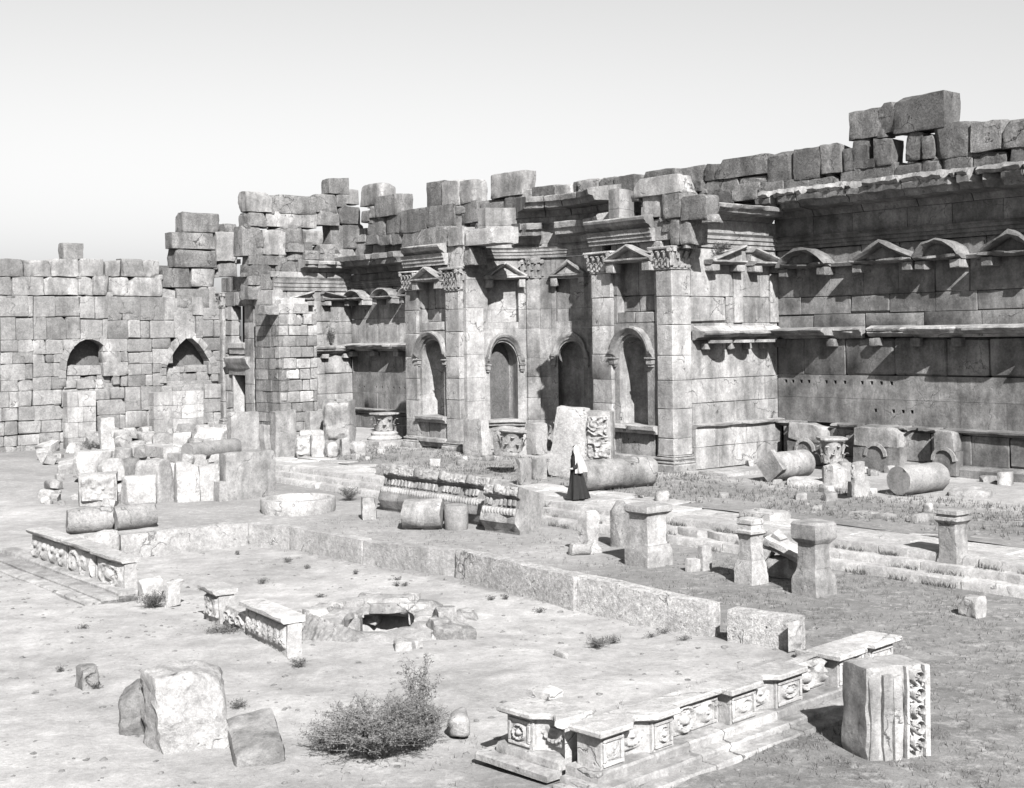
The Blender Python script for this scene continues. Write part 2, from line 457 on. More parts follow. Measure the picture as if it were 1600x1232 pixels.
def ground_mat():
    m = bpy.data.materials.new('dusty_earth'); t = nodes_of(m); T = NT(t)
    g = T.n('ShaderNodeNewGeometry'); pos = g.outputs['Position']
    at = T.n('ShaderNodeAttribute'); at.attribute_name = 'turf'
    a = T.noise(pos, .35, 5); b = T.noise(pos, 1.7, 7, .65); c = T.noise(pos, 11, 5, .7); d = T.noise(pos, 45, 3, .7)
    # pale dust in the basin, grey earth outside, dark tufts of dead turf where the attribute is high
    tf = at.outputs['Fac']
    v = T.math('ADD', .262, T.math('MULTIPLY', T.remap(tf, .08, .6, 0, 1), -.068))
    v = T.math('MULTIPLY', v, T.remap(a, .3, .7, .80, 1.16)); v = T.math('MULTIPLY', v, T.remap(T.noise(pos, .12, 3), .35, .65, .86, 1.10))
    v = T.math('MULTIPLY', v, T.remap(b, .3, .7, .76, 1.18)); v = T.math('MULTIPLY', v, T.remap(c, .3, .72, .84, 1.12))
    v = T.math('MULTIPLY', v, T.remap(d, .3, .72, .80, 1.14))
    e = T.noise(pos, 3.4, 9, .78)
    mk = T.math('MULTIPLY', T.remap(e, .44, .60, 1, 0), T.remap(b, .36, .58, .15, 1)); mk = T.math('MULTIPLY', mk, T.math('MULTIPLY', tf, 1.1), clamp=True)
    sp = T.math('MULTIPLY', T.remap(T.noise(pos, 7.5, 3, .6), .68, .72, 0, .75), T.remap(a, .42, .6, 0, 1))
    mk = T.math('MAXIMUM', mk, sp)
    dark = T.math('MULTIPLY', T.remap(d, .3, .7, .5, 1.5), .075)
    mx = T.n('ShaderNodeMix'); T.l(mk, mx.inputs[0]); T.l(v, mx.inputs[2]); T.l(dark, mx.inputs[3])
    bs = T.n('ShaderNodeBsdfPrincipled'); bs.inputs['Roughness'].default_value = 1; bs.inputs['Specular IOR Level'].default_value = .05
    T.l(gray(T, mx.outputs[0]), bs.inputs['Base Color'])
    bp = T.n('ShaderNodeBump'); bp.inputs['Strength'].default_value = .5; bp.inputs['Distance'].default_value = .07
    T.l(T.math('ADD', T.math('ADD', b, T.math('MULTIPLY', c, .6)), T.math('MULTIPLY', d, .25)), bp.inputs['Height']); T.l(bp.outputs[0], bs.inputs['Normal'])
    o = T.n('ShaderNodeOutputMaterial'); T.l(bs.outputs[0], o.inputs[0]); return m

M = dict(
    wall=stone_mat('wall_limestone', .325, .17, .42, .55, .34, bump=.6, grain=.27, crack=.8),
    dimstain=stone_mat('stained_vignetted_limestone', .215, .18, .55, .4, .30, bump=.45, grain=.26),  # weathered black stains, with lens falloff at the right worked into the tone
    dark=stone_mat('weathered_vignetted_limestone', .145, .16, .30, .7, .25, bump=.9, grain=.45, crack=.8),  # old blocks at the upper right, toned down for vignetting as well as weather
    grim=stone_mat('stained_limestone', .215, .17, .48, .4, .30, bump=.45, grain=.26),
    old=stone_mat('weathered_limestone', .205, .24, .30, .75, .34, bump=.9, grain=.50, crack=.8),
    pale=stone_mat('pale_limestone', .385, .16, .36, .6, .24, bump=.65, grain=.27, crack=.8),
    chalk=stone_mat('sunbleached_limestone', .405, .12, .26, .6, .16, bump=.7, grain=.32),
    masonry=stone_mat('rubble_masonry', .265, .24, .28, .6, .14, bump=.7, grain=.34),
    granite=stone_mat('grey_granite', .27, .08, .22, .5, .10, bump=.5, fine=16, grain=.28, crack=.5),
    core=stone_mat('wall_core', .14, .05, .3, .3, .1),
    step=stone_mat('step_limestone', .45, .12, .24, .5, .10, bump=.6, grain=.28),
    peck=stone_mat('pecked_stone', .45, .08, .18, 1.0, .05, bump=1.0, fine=9, grain=.5),
    pit=stone_mat('pit_rock', .33, .1, .3, .5, .3, bump=.9, grain=.4),
    ground=ground_mat(),
    bush=plain_mat('dusty_leaves', .10, var=.4), twig=plain_mat('dry_twigs', .12), dry=plain_mat('dry_grass', .085, var=.5), weed=plain_mat('green_weed', .06, var=.4),
    black=plain_mat('black_cloth', .018, var=.15), white=plain_mat('white_cloth', .26, var=.05), skin=plain_mat('skin', .22), shoe=plain_mat('shoe_leather', .05),
)
# ================================================================== places
PA = G(1058, 737, ZF)
FF = Frame(PA, ANG_B)                                  # front of the bays between the exedras (x is negative to the left)
SR = Frame(PA, ANG_S); XC = SR.x(1215, 560)            # right exedra: side wall, then back wall from its corner
BR = Frame(SR.at(XC, 0), ANG_B)
XL = FF.x(410, 560)
SL = Frame(FF.at(XL, 0), ANG_S); XLC = SL.x(550, 520)  # left exedra
BL = Frame(SL.at(XLC, 0), ANG_B)
XE = FF.x(347, 560)                                    # the corner where the end wall starts
EW = Frame(FF.at(XE, 0), ANG_S)                        # end wall: x is negative to the left
XK = FF.x(722, 560); XP = FF.x(930, 560); XB = FF.x(638, 560)
S0 = G(857, 783, ZF); ST = Frame(S0, ANG_B)            # front edge of the portico steps
print('XC', XC, 'XL', XL, 'XLC', XLC, 'XE', XE, 'XK', XK, 'XP', XP, 'XB', XB, 'front depth', (FF.o - S0.xy).dot(V2))

# basin corners on the court (from the foot of its walls)
_q = G(1246, 1018) - G(388, 852); BAS = Frame(G(388, 852), math.atan2(_q.y, _q.x)); BAS_L = BAS.x(1262, 1012)
def bas_xy(p):
    d = Vector((p[0], p[1])) - BAS.o
    return d.dot(BAS.X), d.dot(BAS.Y)                  # x along the long side, y away from the far wall (negative inside)
PIT = G(592, 962, .2)

def ss(a, b, x):
    t = max(0.0, min(1.0, (x - a) / (b - a))); return t * t * (3 - 2 * t)
def turf_at(x, y):
    bx, by = bas_xy((x, y))
    if -7.6 < by < 0.1 and -.5 < bx < 20.5: return .06
    if by >= 0:
        t = .34 + .62 * ss(8, 17, bx) if by < 9 else .5
    else:
        t = .10 + .95 * ss(19, 24, bx)
    return t
def ground_h(x, y):
    p = Vector((x, y, 0))
    h = .10 * noise.noise(p * .22) + .05 * noise.noise(p * .7) + .025 * noise.noise(p * 2.1)
    bx, by = bas_xy((x, y))
    q = Vector((x - PIT.x, y - PIT.y)); r = math.hypot(q.x, q.y / (1.75 if q.y > 0 else 1.15))
    if r < 1.1: h += -1.7 * (1 - ss(.80, 1.06, r))
    if by > 3.5: h *= max(0, 1 - (by - 3.5) / 2)
    return h - .02

def axis(lo, hi, a, b, fine, mid, A, B):
    r = [-6000, -1500, -400]
    t = lo
    while t < hi:
        r.append(t); t += fine if a <= t < b else mid
    return r + [hi, 400, 1500, 6000]
gx = axis(-60, 45, -16, 13, .17, 1.0, 0, 0); gy = axis(6, 130, 16, 46, .2, 1.2, 0, 0)
vs = []; tf = []
for y in gy:
    for x in gx:
        near = -60 <= x <= 45 and 6 <= y <= 130
        vs.append((x, y, ground_h(x, y) if near else -.02)); tf.append(turf_at(x, y) if near else .5)
nx_ = len(gx)
fs = [(j * nx_ + i, j * nx_ + i + 1, (j + 1) * nx_ + i + 1, (j + 1) * nx_ + i) for j in range(len(gy) - 1) for i in range(nx_ - 1)]
def sheet(name, vs, fs, tf, mat):
    me = bpy.data.meshes.new(name); me.from_pydata(vs, [], fs)
    me.polygons.foreach_set('use_smooth', [True] * len(me.polygons))
    at = me.attributes.new('turf', 'FLOAT', 'POINT'); at.data.foreach_set('value', tf)
    me.materials.append(mat); o = bpy.data.objects.new(name, me); COL.objects.link(o); o['kind'] = 'structure'; return o
sheet('ground', vs, fs, tf, M['ground'])

# portico floor: earth behind the paving, up to the walls
def floor_h(x, y):
    p = Vector((x, y, 3.3)); return ZF - .02 + .05 * noise.noise(p * .4) + .03 * noise.noise(p * 1.3)
vs = []; tf = []; n1, n2 = 240, 70
for j in range(n2 + 1):
    for i in range(n1 + 1):
        x = -52 + 80 * i / n1; y = 2.4 + 20.5 * j / n2
        q = ST.at(x, y); vs.append((q.x, q.y, floor_h(q.x, q.y)))
        k = noise.noise(Vector((q.x * .3, q.y * .3, 5)))
        tf.append(max(0, min(1, (.52 + .25 * ss(-6, 8, x) + .5 * k) * (1 - .75 * ss(7.2, 9.5, y)))))
fs = [(j * (n1 + 1) + i, j * (n1 + 1) + i + 1, (j + 1) * (n1 + 1) + i + 1, (j + 1) * (n1 + 1) + i) for j in range(n2) for i in range(n1)]
sheet('portico_floor', vs, fs, tf, M['ground'])

# steps and the paving along them
rnd = random.Random(3)
steps = thing('portico_steps', 'long worn flight of three pale stone steps along the portico', 'steps', (S0.x, S0.y, 0), ANG_B, zb=0)
steps['kind'] = 'structure'
for k in range(3):
    x = -40.0
    while x < 24:
        L = rnd.uniform(1.9, 3.2); mb = MB()
        d = k * .40 + rnd.uniform(-.02, .03); zt = ZF - .22 * k + rnd.uniform(-.012, .006)
        if L > 1: sweep(mb, [(-d * -1, -.1), (d, zt - .06), (d - .03, zt), (d - 1.0, zt), (d - 1.0, -.1)] if 1 else 0, x, x + L - rnd.uniform(.015, .06), n=7, rag=.022, seed=rnd.randint(0, 9999), chips=.05)
        mb.build('step_block', M['step'], steps); x += L
paving = thing('portico_paving', 'two rows of sunlit paving slabs behind the step edge', 'paving', (S0.x, S0.y, 0), ANG_B, zb=0)
paving['kind'] = 'structure'
for y0 in (1.0, 2.35):
    x = -38.0 + y0
    while x < 24:
        L = rnd.uniform(1.5, 3.0)
        if y0 < 2 or noise.noise(Vector((x * .31, y0, 1))) > -.2:
            mb = MB(); z = ZF + (rnd.uniform(.0, .035) if y0 < 2 else rnd.uniform(-.05, .03))
            chbox(mb, x, x + L - .04, y0, y0 + (rnd.uniform(1.15, 1.33) if y0 < 2 else rnd.uniform(.5, 1.7)), ZF - .4, z, .04, .05 if y0 > 2 else .015, rnd); mb.build('paving_slab', M['step'], paving)
        x += L

# ================================================================== walls
def ashlar(parent, x0, x1, zs, y=0.0, th=.7, wr=(1.3, 2.3), mat=None, seed=0, jit=.010, gap=.014, ch=.018, pro=.018, joints=None, mp=None, name='stone', mats=None, skip=None, nsub=1):
    rnd = random.Random(seed)
    for ci in range(len(zs) - 1):
        z0, z1 = zs[ci], zs[ci + 1]
        if joints and joints.get(ci): xs = [x0] + [j for j in joints[ci] if x0 + .15 < j < x1 - .15] + [x1]
        else:
            xs = [x0]; x = x0 + rnd.uniform(*wr) * rnd.uniform(.4, 1)
            while x < x1 - wr[0] * .45: xs.append(x); x += rnd.uniform(*wr)
            xs.append(x1)
        for a, b in zip(xs, xs[1:]):
            if skip and skip((a + b) / 2, (z0 + z1) / 2): continue
            p = rnd.uniform(-pro, pro); mb = MB()
            if mp:
                n = max(1, int((b - a) / .45)); e = gap / 2
                prof = [(-p, z0 + e), (-p, z1 - e), (-th, z1 - e), (-th, z0 + e)]
                sweep(mb, prof, a + e, b - e, n=n, mp=lambda X, Y, Z: mp(X, Y + y, Z))
            else:
                q = rnd.random(); g1 = gap * rnd.choice((.7, 1, 1.4, 3.2)) / 2
                chbox(mb, a + g1, b - gap / 2, y + p, y + th, z0 + gap / 2, z1 - g1, ch * (5 if q < .10 else 2.5 if q < .25 else 1), jit * (2.5 if q < .25 else 1), rnd)
            mb.build(name, (rnd.choice(mats) if mats else mat), parent)
def core(parent, x0, x1, y0, y1, z0, z1):
    mb = MB(); chbox(mb, x0, x1, y0, y1, z0, z1, .01); return mb.build('wall_core', M['core'], parent)
def stones(parent, fr, rects, y=.25, dep=(.8, 1.2), mat=None, mats=None, seed=0, amp=.045, rnd_=.16, name='stone', n=4):
    rnd = random.Random(seed)
    for i, r in enumerate(rects):
        x0, x1, z0, z1 = fr.rect(r, y); mb = MB(); p = rnd.uniform(-.08, .08)
        dd = rnd.uniform(*dep); facet(mb, x0 - .01, x1 + .01, y + p, y + p + dd, z0 - .01, z1 + .01, seed * 31 + i, cuts=rnd.choice((4, 6, 9)), amp=.026, div=2, deep=(.76, .97), bev=rnd.choice((.02, .035, .055)))
        mm = rnd.choice(mats) if mats else (mat or M['old']); mb.build(name, mm, parent, smooth=40)
        if rnd.random() < .5:       # packing stones in the joints
            e = rnd.uniform(.16, .34); cx = rnd.choice((x0, x1, x0 + (x1 - x0) * rnd.random())); mb = MB()
            facet(mb, cx - e, cx + e, y + p + .06, y + p + .7, z0 - e * .55, z0 + e * .55, seed * 53 + i, 6, .02, 1); mb.build('packing_stone', mm, parent, smooth=40)

ARCH = lambda z0, z1, o=.1: [(0, z0), (o, z0), (o, z0 + (z1 - z0) * .28), (o + .06, z0 + (z1 - z0) * .30), (o + .06, z0 + (z1 - z0) * .58), (o + .12, z0 + (z1 - z0) * .60), (o + .12, z0 + (z1 - z0) * .82), (o + .22, z1), (0, z1)]
CORN = lambda z0, z1, o: [(0, z0), (.14, z0), (.2, z0 + .1 * (z1 - z0)), (.3, z0 + .3 * (z1 - z0)), (o * .78, z0 + .4 * (z1 - z0)), (o * .84, z0 + .62 * (z1 - z0)), (o * .96, z0 + .7 * (z1 - z0)), (o, z1 - .05), (o * .9, z1), (0, z1 + .08)]
LEDGE = lambda z0, z1, o: [(0, z0), (o * .5, z0), (o * .62, z0 + .4 * (z1 - z0)), (o, z0 + .55 * (z1 - z0)), (o, z1 - .02), (o * .8, z1), (0, z1 + .02)]
def pediment(parent, cx, w_, z0, h, proj, kind, fr_mat, mp=None, legs=.32, seed=0, legproj=.8, rag=.02):
    """Small pediment of an aedicule: bottom cornice, raking mouldings, sunk field, and a block at each end."""
    mb = MB(); b = w_ / 2
    sweep(mb, [(0, z0), (proj * .7, z0), (proj, z0 + .1), (proj, z0 + .17), (0, z0 + .19)], cx - b, cx + b, n=max(4, int(w_ * 3)), rag=rag * 1.4, seed=seed, mp=mp, chips=.12 if rag > .03 else 0)
    if kind == 'tri': pts = [(cx - b - .05, z0 + .18), (cx, z0 + h), (cx + b + .05, z0 + .18)]
    elif kind == 'left': pts = [(cx - b - .05, z0 + .18), (cx + b, z0 + h)]
    elif kind == 'right': pts = [(cx - b, z0 + h), (cx + b + .05, z0 + .18)]
    else:
        R = (b * b + (h - .18) ** 2) / (2 * (h - .18)); a0 = math.asin(min(1, b / R))
        pts = [(cx + R * math.sin(a0 * t), z0 + h - R + R * math.cos(a0 * t)) for t in [-1 + i / 4 for i in range(9)]]
    if kind == 'tri': pts = [pts[0], (cx - b * .62, z0 + .18 + (h - .18) * .38), (cx - b * .3, z0 + .18 + (h - .18) * .7), pts[1], (cx + b * .34, z0 + .18 + (h - .18) * .66), (cx + b * .7, z0 + .18 + (h - .18) * .3), pts[2]]
    psweep(mb, pts, [(-.17, 0), (0.0, 0), (.03, proj * .95), (-.05, proj), (-.13, proj * .86), (-.17, proj * .7)], mp=mp, rag=rag, seed=seed)
    # field
    n = len(mb.v); poly = [(x, -proj * .45, z - .1) for x, z in pts]
    poly = [(cx + (x - cx) * .98, y, max(z0 + .19, z)) for x, y, z in poly] + ([(cx + b, -proj * .45, z0 + .19)] if kind == 'left' else []) + ([(cx - b, -proj * .45, z0 + .19)] if kind == 'right' else [])
    k = len(poly); back = [(x, 0, z) for x, y, z in poly]
    vv = poly + back; fs = [tuple(range(k))] + [(i, i + k, (i + 1) % k + k, (i + 1) % k) for i in range(k)]
    mb.add([mp(*p) for p in vv] if mp else vv, fs)
    mb.build('pediment', fr_mat, parent)
    if legs:
        for sx in (-1, 1):
            mb = MB(); c = cx + sx * (b - .28)
            chbox(mb, c - .24, c + .24, -proj * legproj, .02, z0 - legs, z0 - .003, .03, .015, random.Random(seed + sx), mp=mp)
            mb.build('bracket', fr_mat, parent)

def courses(lo, hi, n): return [lo + (hi - lo) * i / n for i in range(n + 1)]
def holed_stones(parent, fr, zlo, zhi, hx, hz, x0, x1, mat, r=.075, seed=1):
    """A course whose stones have a row of square beam holes."""
    rnd = random.Random(seed); xs = [x0]
    while xs[-1] < x1 - 2.6: xs.append(xs[-1] + rnd.uniform(1.7, 2.5))
    xs.append(x1)
    for a, b in zip(xs, xs[1:]):
        A, B = a + .006, b - .006; mb = MB()
        hs = [h for h in hx if A + .15 < h < B - .15]
        X = sorted([A, B] + [h - r for h in hs] + [h + r for h in hs]); Z = [zlo + .006, hz - r, hz + r, zhi - .006]
        for i in range(len(X) - 1):
            for k in range(3):
                q = [(X[i], 0, Z[k]), (X[i + 1], 0, Z[k]), (X[i + 1], 0, Z[k + 1]), (X[i], 0, Z[k + 1])]
                if k == 1 and i % 2 == 1:
                    bk = [(x, .4, z) for x, _, z in q]
                    mb.add(q + bk, [(0, 1, 5, 4), (1, 2, 6, 5), (2, 3, 7, 6), (3, 0, 4, 7), (4, 5, 6, 7)])
                else: mb.add(q, [(0, 1, 2, 3)])
        q = [(A, 0, Z[0]), (B, 0, Z[0]), (B, 0, Z[3]), (A, 0, Z[3])]; bk = [(x, .6, z) for x, _, z in q]
        mb.add(q + bk, [(0, 1, 5, 4), (1, 2, 6, 5), (2, 3, 7, 6), (3, 0, 4, 7), (4, 5, 6, 7)])
        mb.build('stone', mat, parent, smooth=0)

# ------------------------------------------------------------------ right exedra, back wall
RB = wall_thing('exedra_back_wall', 'broad dark streaked back wall with arched pediments, at the far right', 'wall', BR)
XR = 21.0
z_ = lambda px, py: BR.zz(px, py)
zp = z_(1300, 660); zc = z_(1310, 400)
LR = dict(pod=z_(1300, 661), j1=z_(1300, 622), j2=z_(1300, 586), mb=z_(1300, 529), mt=z_(1300, 514), u1=z_(1300, 491), u2=z_(1300, 463), pb=z_(1290, 418), pt=z_(1268, 390), ab=z_(1300, 386), at=z_(1300, 366), cb=z_(1300, 336), ct=z_(1320, 297))
print('LR', {k: round(v, 2) for k, v in LR.items()})
core(RB, -.4, XR, .45, 1.2, ZF - .5, LR['ct'])
holes1 = [BR.x(p, 600) for p in (1219, 1228, 1239, 1252, 1264, 1276, 1291, 1305, 1320, 1335, 1347, 1362, 1377, 1393)]
holes2 = [BR.x(p, 643) for p in (1368, 1381, 1396, 1411, 1425, 1444)]
holed_stones(RB, BR, LR['pod'], LR['j1'], holes2, z_(1400, 643), 0, XR, M['dimstain'], seed=4)
holed_stones(RB, BR, LR['j1'], LR['j2'], holes1, z_(1290, 597), 0, XR, M['dimstain'], seed=9)
ashlar(RB, 0, XR, [LR['j2'], LR['mb']], mat=M['dimstain'], seed=3, wr=(1.8, 2.9))
ashlar(RB, 0, XR, [LR['mt'], LR['u1'], LR['u2'], LR['pb'] + .05], mat=M['dimstain'], seed=5, wr=(1.5, 3.0))
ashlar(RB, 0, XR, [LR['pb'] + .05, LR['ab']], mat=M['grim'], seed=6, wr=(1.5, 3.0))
# podium
ashlar(RB, .55, XR, [ZF, ZF + .45, LR['pod'] - .2], y=-.35, th=.5, mat=M['dimstain'], seed=7, wr=(1.4, 2.3))
mb = MB(); sweep(mb, [(.3, ZF - .2), (.72, ZF - .2), (.72, ZF + .28), (.6, ZF + .36), (.3, ZF + .42)], .55, XR, n=14, rag=.04, seed=2); mb.build('plinth', M['grim'], RB)
for a, b in ((1216, 1262), (1310, 1352), (1360, 1425), (1432, 1474), (1482, 1640)):
    mb = MB(); x0, x1 = BR.x(a, 660), BR.x(b, 660)
    sweep(mb, LEDGE(LR['pod'] - .2, LR['pod'] + .02, .62), x0, x1, n=6, rag=.05, seed=a, chips=.2); mb.build('ledge', M['grim'], RB)
for a, b in ((1250, 1306), (1352, 1424), (1476, 1512)):       # broken pedestals standing out from the podium
    mb = MB(); x0, x1 = BR.x(a, 680), BR.x(b, 680)
    facet(mb, x0 + .06, x1 - .06, -.92, -.3, ZF + 1.0, LR['pod'] - .02, a, 6, .025, 2, (.76, .95)); mb.build('pedestal_stub', M['wall'], RB)
    mb = MB(); rough(mb, x0 - .02, x1 + .02, -.90, -.3, ZF, ZF + 1.02, n=7, amp=.03, seed=a + 1, rnd=.05); mb.build('pedestal_foot', M['grim'], RB)
    mb = MB(); cx = (x0 + x1) / 2
    psweep(mb, [(cx + .5 * math.cos(t), ZF + .62 + .5 * math.sin(t)) for t in [math.pi - math.pi * i / 8 for i in range(9)]], [(-.07, .8), (.07, .8), (.07, .96), (-.07, .98)]); mb.build('arch_relief', M['wall'], RB)
# middle cornice
def mid(parent, x0, x1, o, seed, chips=.12, zb=None, zt=None, rag=.03, mat=None, L=None):
    mb = MB(); sweep(mb, CORN(zb, zt, o), x0, x1, n=max(3, int((x1 - x0) * 2.2)), rag=rag, seed=seed, chips=chips); mb.build('string_cornice', mat or M['grim'], parent)
xa, xb_, xd, xe = BR.x(1309, 525), BR.x(1352, 525), BR.x(1368, 525), BR.x(1432, 525)
mid(RB, 0, xa, 1.25, 3, .04, LR['mb'], LR['mt'], .05, M['wall']); mid(RB, xa + .003, xb_, .42, 4, .3, LR['mb'], LR['mt'], .07, M['wall'])
mid(RB, xb_ + .3, xe, .42, 5, .3, LR['mb'] + .05, LR['mt'] + .03, .07, M['wall']); mid(RB, xe + .003, XR, 1.25, 6, .06, LR['mb'], LR['mt'], .05, M['wall'])
for px in (1222, 1304, 1372, 1436, 1500):
    x = BR.x(px, 525); mb = MB(); chbox(mb, x - .22, x + .22, -.34, .02, LR['mb'] - .36, LR['mb'] - .004, .03, .02); mb.build('bracket', M['grim'], RB)
# pediments
for i, (a, b, k) in enumerate(((1230, 1305, 'arc'), (1344, 1440, 'tri'), (1442, 1516, 'arc'), (1545, 1640, 'tri'))):
    x0, x1 = BR.x(a, 400), BR.x(b, 400)
    pediment(RB, (x0 + x1) / 2, x1 - x0, LR['pb'], LR['pt'] - LR['pb'] + (.1 if k == 'tri' else 0), .86, k, M['grim'], seed=i, legs=.36, rag=.06)
mb = MB(); sweep(mb, [(0, LR['pb'] + .0), (.3, LR['pb']), (.36, LR['pb'] + .14), (0, LR['pb'] + .2)], 0, XR, n=20, rag=.02); mb.build('string_cornice', M['dimstain'], RB)
# entablature
mb = MB(); sweep(mb, ARCH(LR['ab'], LR['at']), 0, XR, n=16, rag=.012); mb.build('architrave', M['dimstain'], RB)
ashlar(RB, 0, XR, [LR['at'], LR['cb']], y=-.12, mat=M['dimstain'], seed=8, wr=(2, 3))
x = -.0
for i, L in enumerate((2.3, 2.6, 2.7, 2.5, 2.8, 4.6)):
    mb = MB(); sweep(mb, CORN(LR['cb'], LR['ct'] - .1, 1.45), x, x + L - .05, n=9, rag=.07, seed=20 + i, chips=.16); mb.build('cornice_block', M['dimstain'], RB)
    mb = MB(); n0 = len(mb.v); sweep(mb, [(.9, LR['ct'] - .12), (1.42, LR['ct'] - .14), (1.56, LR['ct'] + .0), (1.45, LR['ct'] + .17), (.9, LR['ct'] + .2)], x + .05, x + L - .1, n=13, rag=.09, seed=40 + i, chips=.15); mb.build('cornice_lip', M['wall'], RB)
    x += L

# ------------------------------------------------------------------ right exedra, side wall
RS = wall_thing('exedra_side_wall', 'bright short side wall with two broken pediments, right of the tall pier', 'wall', SR)
z_ = lambda px, py: SR.zz(px, py)
LS = dict(pod=z_(1150, 662), j1=z_(1150, 627), j2=z_(1150, 590), mb=z_(1150, 531), mt=z_(1150, 518), u1=z_(1150, 505), u2=z_(1150, 464), pb=z_(1150, 415), ab=z_(1150, 389), at=z_(1150, 367), cb=z_(1150, 346), ct=z_(1150, 324))
print('LS', {k: round(v, 2) for k, v in LS.items()})
core(RS, .2, XC + .3, .45, 1.2, ZF - .5, LS['ct'])
xj = lambda p, y=560: SR.x(p, y)
ashlar(RS, .95, XC - .004, [ZF, ZF + .95, LS['pod']], y=-.22, th=.5, mats=[M['wall'], M['pale']], seed=11, wr=(1.6, 2.6))
mb = MB(); sweep(mb, LEDGE(LS['pod'] - .1, LS['pod'] + .1, .42), .95, XC - .005, n=8, rag=.07, seed=3, chips=.2); mb.build('ledge', M['pale'], RS)
ashlar(RS, 1.0, XC, [LS['pod'], LS['j1'], LS['j2'], LS['mb']], mats=[M['grim'], M['wall'], M['wall']], seed=12, joints={0: [xj(1148)], 1: [xj(1130), xj(1195)], 2: [xj(1130), xj(1197)]})
ashlar(RS, 1.0, XC, [LS['mt'], LS['u1'], LS['u2'], LS['ab']], mat=M['wall'], seed=13, joints={0: [xj(1125), xj(1194)], 1: [xj(1135, 480), xj(1180, 480)], 2: [xj(1140, 440), xj(1188, 440)]})
mid(RS, 1.05, XC - .05, .82, 9, .10, LS['mb'], LS['mt'], .04, M['wall'])
for px, r in ((1112, .62), (1149, .55), (1182, .55)):      # scalloped canopies under the cornice
    c = SR.x(px, 535); mb = MB(); n = 10; vs = []
    for z in (LS['mb'] - .13, LS['mb'] - .004):
        vs += [(c + r * math.cos(math.pi * i / n), -.35 - (r * 1.05) * math.sin(math.pi * i / n), z) for i in range(n + 1)]
    m_ = n + 1; mb.add(vs, [tuple(range(m_)), tuple(reversed(range(m_, 2 * m_)))] + [(i, i + m_, (i + 1) % m_ + m_, (i + 1) % m_) for i in range(m_)]); mb.build('shell_canopy', M['wall'], RS)
mb = MB(); sweep(mb, [(0, LS['mt'] - .05), (.5, LS['mt']), (.2, LS['mt'] + .18), (0, LS['mt'] + .26)], 1.1, XC - .1, n=10, rag=.05); mb.build('fallen_rubble', M['pale'], RS)
for px in (1098, 1138, 1163, 1188):
    x = xj(px, 535); mb = MB(); chbox(mb, x - .16, x + .16, -.3, .02, LS['mb'] - .42, LS['mb'] - .135, .03, .02); mb.build('bracket', M['wall'], RS)
pediment(RS, xj(1126, 405), xj(1152, 405) - xj(1100, 405), LS['pb'], .85, .62, 'left', M['wall'], seed=31, legs=.3)
pediment(RS, xj(1190, 405), xj(1214, 405) - xj(1166, 405), LS['pb'], .75, .62, 'right', M['wall'], seed=33, legs=.3)
for px in (1152, 1208):      # flat pilaster strips
    x = xj(px, 470); mb = MB(); chbox(mb, x - .3, x + .3, -.09, .0, LS['u1'] + .01, LS['pb'] - .35, .012); mb.build('pilaster_strip', M['wall'], RS)
mb = MB(); sweep(mb, ARCH(LS['ab'], LS['at']), .5, XC - .1, n=8, rag=.012); mb.build('architrave', M['wall'], RS)
ashlar(RS, .6, XC - .1, [LS['at'], LS['cb']], y=-.1, mat=M['wall'], seed=14)
mb = MB(); sweep(mb, CORN(LS['cb'], LS['ct'], 1.2), 1.3, xj(1203, 330), n=12, rag=.05, seed=5, chips=.1); mb.build('cornice_block', M['wall'], RS)

# ------------------------------------------------------------------ pilasters and bays
def pilaster(parent, fr, faces, z0, zb, zc, zt, joints, mat, capmat, seed, capname='capital', plinth=True):
    """faces: list of (x0, x1, y0, y1) boxes in the wall's frame that share one shaft."""
    x0, x1, y0, y1 = faces; rnd = random.Random(seed)
    if plinth:
        mb = MB(); chbox(mb, x0 - .22, x1 + .22, y0 - .22, y1, z0 - .1, z0 + (zb - z0) * .45, .03, .02, rnd); mb.build('plinth', mat, parent)
        mb = MB()
        for a, b, e in ((.45, .62, .16), (.62, .70, .09), (.70, .88, .13), (.88, 1.0, .04)):
            chbox(mb, x0 - e, x1 + e, y0 - e, y1, z0 + (zb - z0) * a + .002, z0 + (zb - z0) * b, .03, .008, rnd)
        mb.build('base_moulding', mat, parent)
    else: zb = z0
    zs = [zb] + [j for j in joints if zb + .3 < j < zc - .3] + [zc]
    for a, b in zip(zs, zs[1:]):
        mb = MB(); e = rnd.uniform(-.012, .012)
        chbox(mb, x0 + e, x1 + e, y0 + rnd.uniform(-.012, .012), y1, a + .006, b - .006, .025, .008, rnd); mb.build('shaft_stone', mat, parent)
    mb = MB(); h = zt - zc
    chbox(mb, x0 - .05, x1 + .05, y0 - .05, y1, zc, zc + .07, .02)
    # bell widening to the abacus
    n = 5
    for i in range(n):
        a, b = i / n, (i + 1) / n; e = .10 * b * b * b - .01
        chbox(mb, x0 - e, x1 + e, y0 - e, y1, zc + .07 + (h * .78) * a + .001, zc + .07 + (h * .78) * b, .01)
    chbox(mb, x0 - .26, x1 + .26, y0 - .26, y1, zc + h * .88, zt, .06, .03, rnd)
    cx = (x0 + x1) / 2; hw = (x1 - x0) / 2 + .06; cy = (y0 + y1) / 2; hd = max(.2, (y1 - y0) / 2)
    fcs = [((cx, y0 - .03, zc + .08), (1, 0, 0), (0, -1, 0), hw), ((x1 + .03, cy, zc + .08), (0, 1, 0), (1, 0, 0), hd), ((x0 - .03, cy, zc + .08), (0, -1, 0), (-1, 0, 0), hd)]
    capital_faces(mb, fcs, h, .4); mb.build(capname, capmat, parent, smooth=30)

